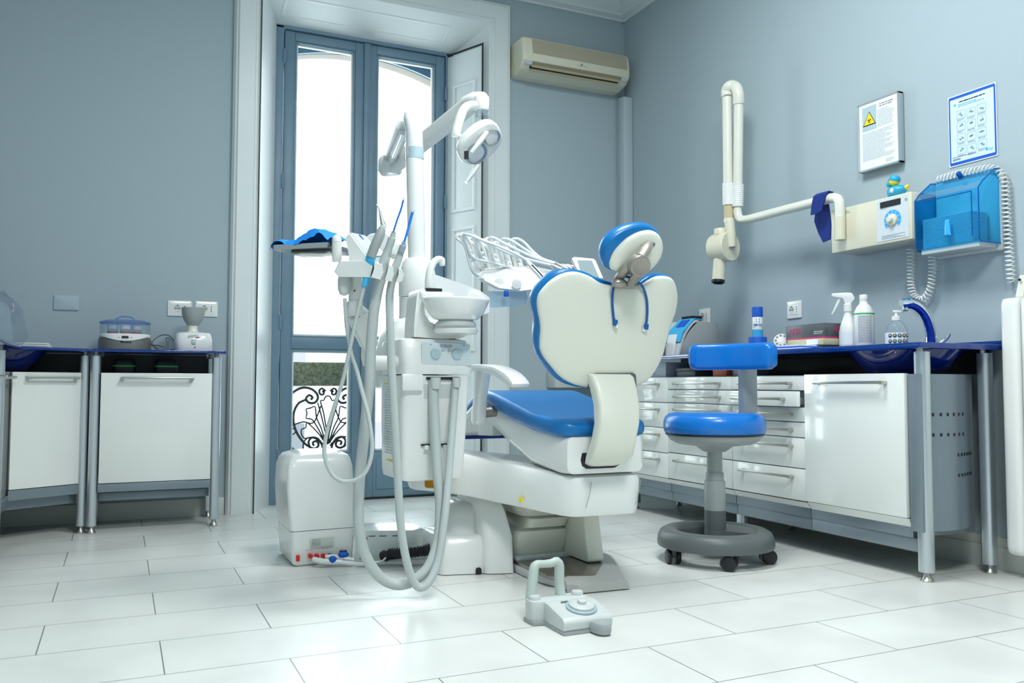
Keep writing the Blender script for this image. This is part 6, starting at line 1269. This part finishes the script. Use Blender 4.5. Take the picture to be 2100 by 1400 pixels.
MB().bx(.690, .782, 3.393, 3.402, .072, .108, .001).build('rating_plate', mat('plate_beige', (.55, .58, .53), .5), sb)
mb = MB(); words(mb, fx(.69, 0), (1, .045, 0), (0, 0, 1), .006, .075, .099, 1, .005, .6, seed=2); words(mb, fx(.69, 0), (1, .045, 0), (0, 0, 1), .006, .088, .091, 3, .006, seed=3)
words(mb, fx(.66, 0), (1, .045, 0), (0, 0, 1), .01, .14, .062, 1, .005, .4, 1.4, seed=6)
for v_ in mb.b.verts: v_.co.y -= .0065
mb.build('print', 'ink', sb)
MB().bx(.636, .650, 3.392, 3.404, .022, .046, .003).build('switch', 'red', sb)
for k, x in enumerate((.690, .715, .742, .768)): MB().cyl((x, 3.385, .040-.002*k), (x, 3.41, .040-.002*k), .009, 12).build('port', 'red' if k < 3 else 'black', sb)
MB().bx(.808, .836, 3.394, 3.408, .034, .05, .002).build('connector', 'black', sb)
vt = thing('pipe_valve', 'blue valve on the white pipe nearer the motor box base', 'valve', (.77, 3.34, 0), 'valves by the suction motor')
MB().ball((.765, 3.335, .030), (.016, .014, .015), 14).build('knob', 'royal', vt); MB().tube([(.70, 3.375, .030), (.73, 3.345, .024), (.80, 3.330, .020)], [.010, .012, .010], 12).build('fitting', 'plastic', vt)
vt = thing('pipe_valve', 'blue valve on white pipe beside the black connector', 'valve', (.815, 3.36, 0), 'valves by the suction motor')
MB().ball((.812, 3.355, .042), (.022, .014, .012), 14).build('knob', 'royal', vt); MB().tube([(.745, 3.375, .034), (.78, 3.365, .034), (.85, 3.345, .020)], [.009, .010, .009], 12).build('fitting', 'plastic', vt)
o = MB().tube([(.80, 3.330, .018), (.87, 3.30, .011), (.97, 3.285, .011), (1.06, 3.24, .012), (1.16, 3.19, .02)], .0085, 10).build('white_pipe', 'plastic', None, origin=(.80, 3.33, .018)); tag(o, 'white pipe along floor under the black ribbed hose', 'pipe')
jb_ = thing('junction_box', 'low white floor box with dashed black outline between motor box and chair base', 'junction box', (1.0, 3.40, 0))
ju, jn = (V((1.093, 3.322, 0))-V((.868, 3.404, 0))).normalized(), V((0, 0, 1))
jp = [V((.868, 3.404, 0)), V((1.093, 3.322, 0)), V((1.15, 3.36, 0)), V((1.15, 3.56, 0)), V((.90, 3.60, 0))]
MB().rings([[(p.x, p.y, z) for p in (jp if s == 1 else [q.lerp(V((1.02, 3.46, 0)), 1-s) for q in jp])] for z, s in ((.002, 1), (.10, 1), (.112, .985), (.122, .93), (.126, .7))]).build('cover', 'plastic', jb_, 30)
mb = MB(); jw = ju.cross(jn)
for a, b, c, d in [(x, x+.028, .112-.012, .115-.012) for x in (.055, .098, .15)] + [(x, x+.022, .012, .0145) for x in (.02,)] + [(.048, .0505, z, z+.022) for z in (.02, .052, .078)] + [(.20, .2025, z, z+.022) for z in (.06,)]:
    mb.prism(rect(a, b, c, d), .0005, .0015, V((.868, 3.404, 0)), ju, jn)
mb.build('dashed_outline', 'black', jb_)
bh = [(0.9573, 3.3004, 0.0325), (0.9757, 3.2692, 0.0461), (1.0357, 3.2078, 0.0598), (1.0939, 3.1918, 0.0656), (1.1383, 3.2153, 0.0694)]
p2, _ = spline([V(p) for p in bh], .02, .0028)
o = MB().tube([(p.x, p.y, max(p.z, .024)) for p in p2], [.0225 if (i//2) % 2 else .019 for i in range(len(p2))], 16, False).build('ribbed_hose', 'black', None, origin=(1.05, 3.3, 0)); tag(o, 'short black ribbed hose on the floor before the junction box', 'hose')
o = MB().tube([(0.9598, 3.2756, 0.0614), (0.9591, 3.2661, 0.0405), (0.9429, 3.2635, 0.0235), (0.8989, 3.273, 0.016)], .004, 8).build('thin_cable', 'plastic', None, origin=(0.9361, 3.2668, 0.0197)); tag(o, 'thin white cable curling round the end of the black ribbed hose', 'cable')

# ================================================================ FOOT PEDAL
pd = thing('foot_pedal', 'light grey foot control with carrying handle on floor in front of chair', 'foot control', (1.22, 2.25, 0))
px0, px1 = 1.122, 1.312
rbp = rnd([(px0, 2.30), (px0+.03, 2.292), (px1-.02, 2.292), (px1, 2.30), (px1, 2.352), (px1-.02, 2.36), (px0+.02, 2.36), (px0, 2.352)], .012)
MB().prism(rbp, .004, .068, (0, 0, 0), (1, 0, 0), (0, 1, 0), bev=.005, w=(0, 0, 1)).build('rear_bar', 'lightgrey', pd)
wp = [(2.31, .066), (2.27, .066), (2.175, .046), (2.163, .036), (2.165, .008), (2.30, .008)]
MB().prism(rnd(wp, .010), 1.157, 1.318, (0, 0, 0), (0, 1, 0), (0, 0, 1), bev=.004, w=(1, 0, 0)).build('wedge_body', 'lightgrey', pd)
MB().rings([ring3(rnd([(px0-.002, 2.29), (1.155, 2.285), (1.155, 2.162), (1.315, 2.162), (1.318, 2.35), (px0-.002, 2.36)], .01), z) for z in (.001, .010)]).build('bottom_plate', 'grey_plastic', pd)
for x in (px0+.022, px1-.022): MB().lathe([(.0185, 0), (.0185, .008), (.016, .012), (.002, .0125)], (x, 2.328, .067), 20).build('button', 'lightgrey', pd)
dnm = V((0, -.195, .98)); dcn = V((1.245, 2.222, .058))
MB().lathe([(.047, -.002), (.047, .003), (.044, .0045), (.002, .0045)], dcn, 32, dnm).build('disc_ring', mat('pedal_ring', (.35, .45, .48), .4), pd)
MB().lathe([(.038, .003), (.038, .010), (.034, .013), (.014, .0135), (.013, .022), (.010, .024), (.002, .024)], dcn, 32, dnm).build('disc', 'lightgrey', pd)
MB().puff(sm([(-.022, .03), (.022, .03), (.025, -.01), (.014, -.036), (-.012, -.036), (-.024, -.012)], 4), [(.002, 0), (0, .006), (0, .020), (.004, .028), (.010, .030)], (1.265, 2.148, .004), (1, 0, 0), (0, 1, 0), (0, 0, 1)).build('toe_lever', 'grey_plastic', pd)
MB().bx(1.20, 1.222, 2.262, 2.266, .066, .070).build('lettering', 'ink', pd)
hdl = [(1.140, 2.345, .062), (1.146, 2.35, .10), (1.156, 2.356, .150), (1.165, 2.357, .163), (1.19, 2.357, .163), (1.215, 2.357, .163), (1.235, 2.357, .166), (1.243, 2.357, .150), (1.243, 2.356, .10), (1.243, 2.345, .060)]
MB().tube(hdl, [.017, .016, .015, .013, .0115, .013, .015, .0155, .0155, .0165], 12, True, .006, True, 1.0).build('handle', mat('pedal_handle', (.46, .53, .49), .4), pd)

# ================================================================ STOOL
st = thing('dental_stool', 'blue dental stool with curved backrest and grey ring base on castors', 'stool', (2.215, 2.839, 0))
SX, SY = 2.215, 2.839
tor = [(.232, .062), (.234, .075), (.231, .10), (.222, .118), (.205, .128), (.185, .131), (.165, .127), (.152, .118), (.147, .105), (.150, .068)]
mb = MB(); rr_ = [[(SX+r*math.cos(2*math.pi*k/64), SY+r*math.sin(2*math.pi*k/64), z) for r, z in tor] for k in range(64)]; mb.rings(rr_, False, True)
mb.build('ring_base', 'darkgrey', st, 60)
ra = math.atan2(-.417, .909)+.35     # the solid part of the ring points right
sw = []
for k in range(17):
    a = ra+R(-62)+R(124)*k/16; sw.append((SX+.165*math.cos(a), SY+.165*math.sin(a)))
ctr = [(SX+.045*math.cos(ra+R(90+180*k/8)), SY+.045*math.sin(ra+R(90+180*k/8))) for k in range(9)]
MB().rings([ring3(sw+[(x, y) for x, y in ctr], z) for z in (.075, .118)] + [ring3([(SX+(x-SX)*.96, SY+(y-SY)*.96) for x, y in sw+ctr], .125)]).build('base_bridge', 'darkgrey', st)
MB().lathe([(.043, .07), (.043, .20), (.0425, .202)], (SX, SY, 0), 28).build('column_base', 'darkgrey', st)
MB().lathe([(.0425, .203), (.0425, .318), (.040, .322)], (SX, SY, 0), 28).build('column_sleeve', 'grey_plastic', st)
MB().lathe([(.036, .318), (.036, .352), (.033, .356)], (SX, SY, 0), 28).build('column_sleeve', 'grey_plastic', st)
MB().lathe([(.031, .352), (.031, .46)], (SX, SY, 0), 28).build('column_tube', 'grey_plastic', st)
MB().lathe([(.03, .438), (.046, .440), (.075, .462), (.150, .472), (.178, .485), (.192, .505), (.192, .512), (.03, .512)], (SX, SY, 0), 48).build('seat_pan', 'grey_plastic', st)
MB().lathe([(.002, .508), (.197, .508), (.1985, .510), (.1985, .515), (.002, .515)], (SX, SY, 0), 48).build('seat_trim', 'black', st)
MB().lathe([(.10, .514), (.196, .514), (.203, .522), (.206, .540), (.205, .562), (.199, .580), (.186, .592), (.165, .598), (.10, .599), (.002, .599)], (SX, SY, 0), 64).build('seat_cushion', 'blue_pad', st, 60)
bl, br_ = V((2.1982, 2.9726, 0.8312)), V((2.3773, 2.6701, 0.833)); bd = (br_-bl); bd.z = 0; bn = V((-bd.y, bd.x, 0)).normalized()
zc = .829; secs = []
for i in range(17):
    u = i/16; bow = .05*(1-(2*u-1)**2)
    c = V((bl.x, bl.y, zc)) + bd*u + bn*bow
    tg = (bd + bn*(-.05*4*(2*u-1)*.5*2)).normalized(); nn = V((-tg.y, tg.x, 0))
    e = 1 if 0 < i < 16 else .82
    pr_ = rect(-.030*e, .030*e, -.055*e, .055*e, .022, 5)
    secs.append([c+nn*x+V((0, 0, z)) for x, z in pr_])
secs = [[p.lerp(sum(secs[0], V())/len(secs[0]), .35) + (secs[0][0]-secs[1][0]).normalized()*.008 for p in secs[0]]] + secs + [[p.lerp(sum(secs[-1], V())/len(secs[-1]), .35) + (secs[-1][0]-secs[-2][0]).normalized()*.008 for p in secs[-1]]]
MB().rings(secs).build('backrest', 'blue_pad', st, 60)
pc = V((2.4199, 2.8743, 0.7717)); pb = V((pc.x, pc.y, 0))
MB().rings([[pb+V((.037*x, .016*y, z)) for x, y in ((-1, -1), (1, -1), (1, 1), (-1, 1))] for z in (.50, .80)]).build('backrest_post', 'grey_plastic', st)
MB().tube([(SX, SY, .49), (pb.x, pb.y, .49), (pb.x, pb.y, .53)], [.03, .025, .022], 10, False).build('post_arm', 'grey_plastic', st)
for k in range(5):
    a = R(244+72*k); cx, cy = SX+.195*math.cos(a), SY+.195*math.sin(a); ta = a+R((65, 20, 110, 50, 80)[k])
    q = V((math.cos(ta), math.sin(ta), 0)); s = V((-q.y, q.x, 0)); ctr_ = V((cx, cy, .029))+q*.012
    m2 = MB()
    for sg in (-1, 1): m2.cyl(ctr_+s*sg*.009, ctr_+s*sg*.027, .029, 22, bev=.004)
    cst = m2.build('castor', 'black', st)
    m2 = MB(); m2.puff([(.035*math.cos(R(b)), .035*math.sin(R(b))) for b in range(-20, 130, 15)]+[(-.01, .0)], [(0, -.0165), (0, .0165)], ctr_, q*-1, (0, 0, 1), s); m2.cyl((cx, cy, .05), (cx, cy, .075), .010, 12); m2.build('castor_hood', 'darkgrey', cst)
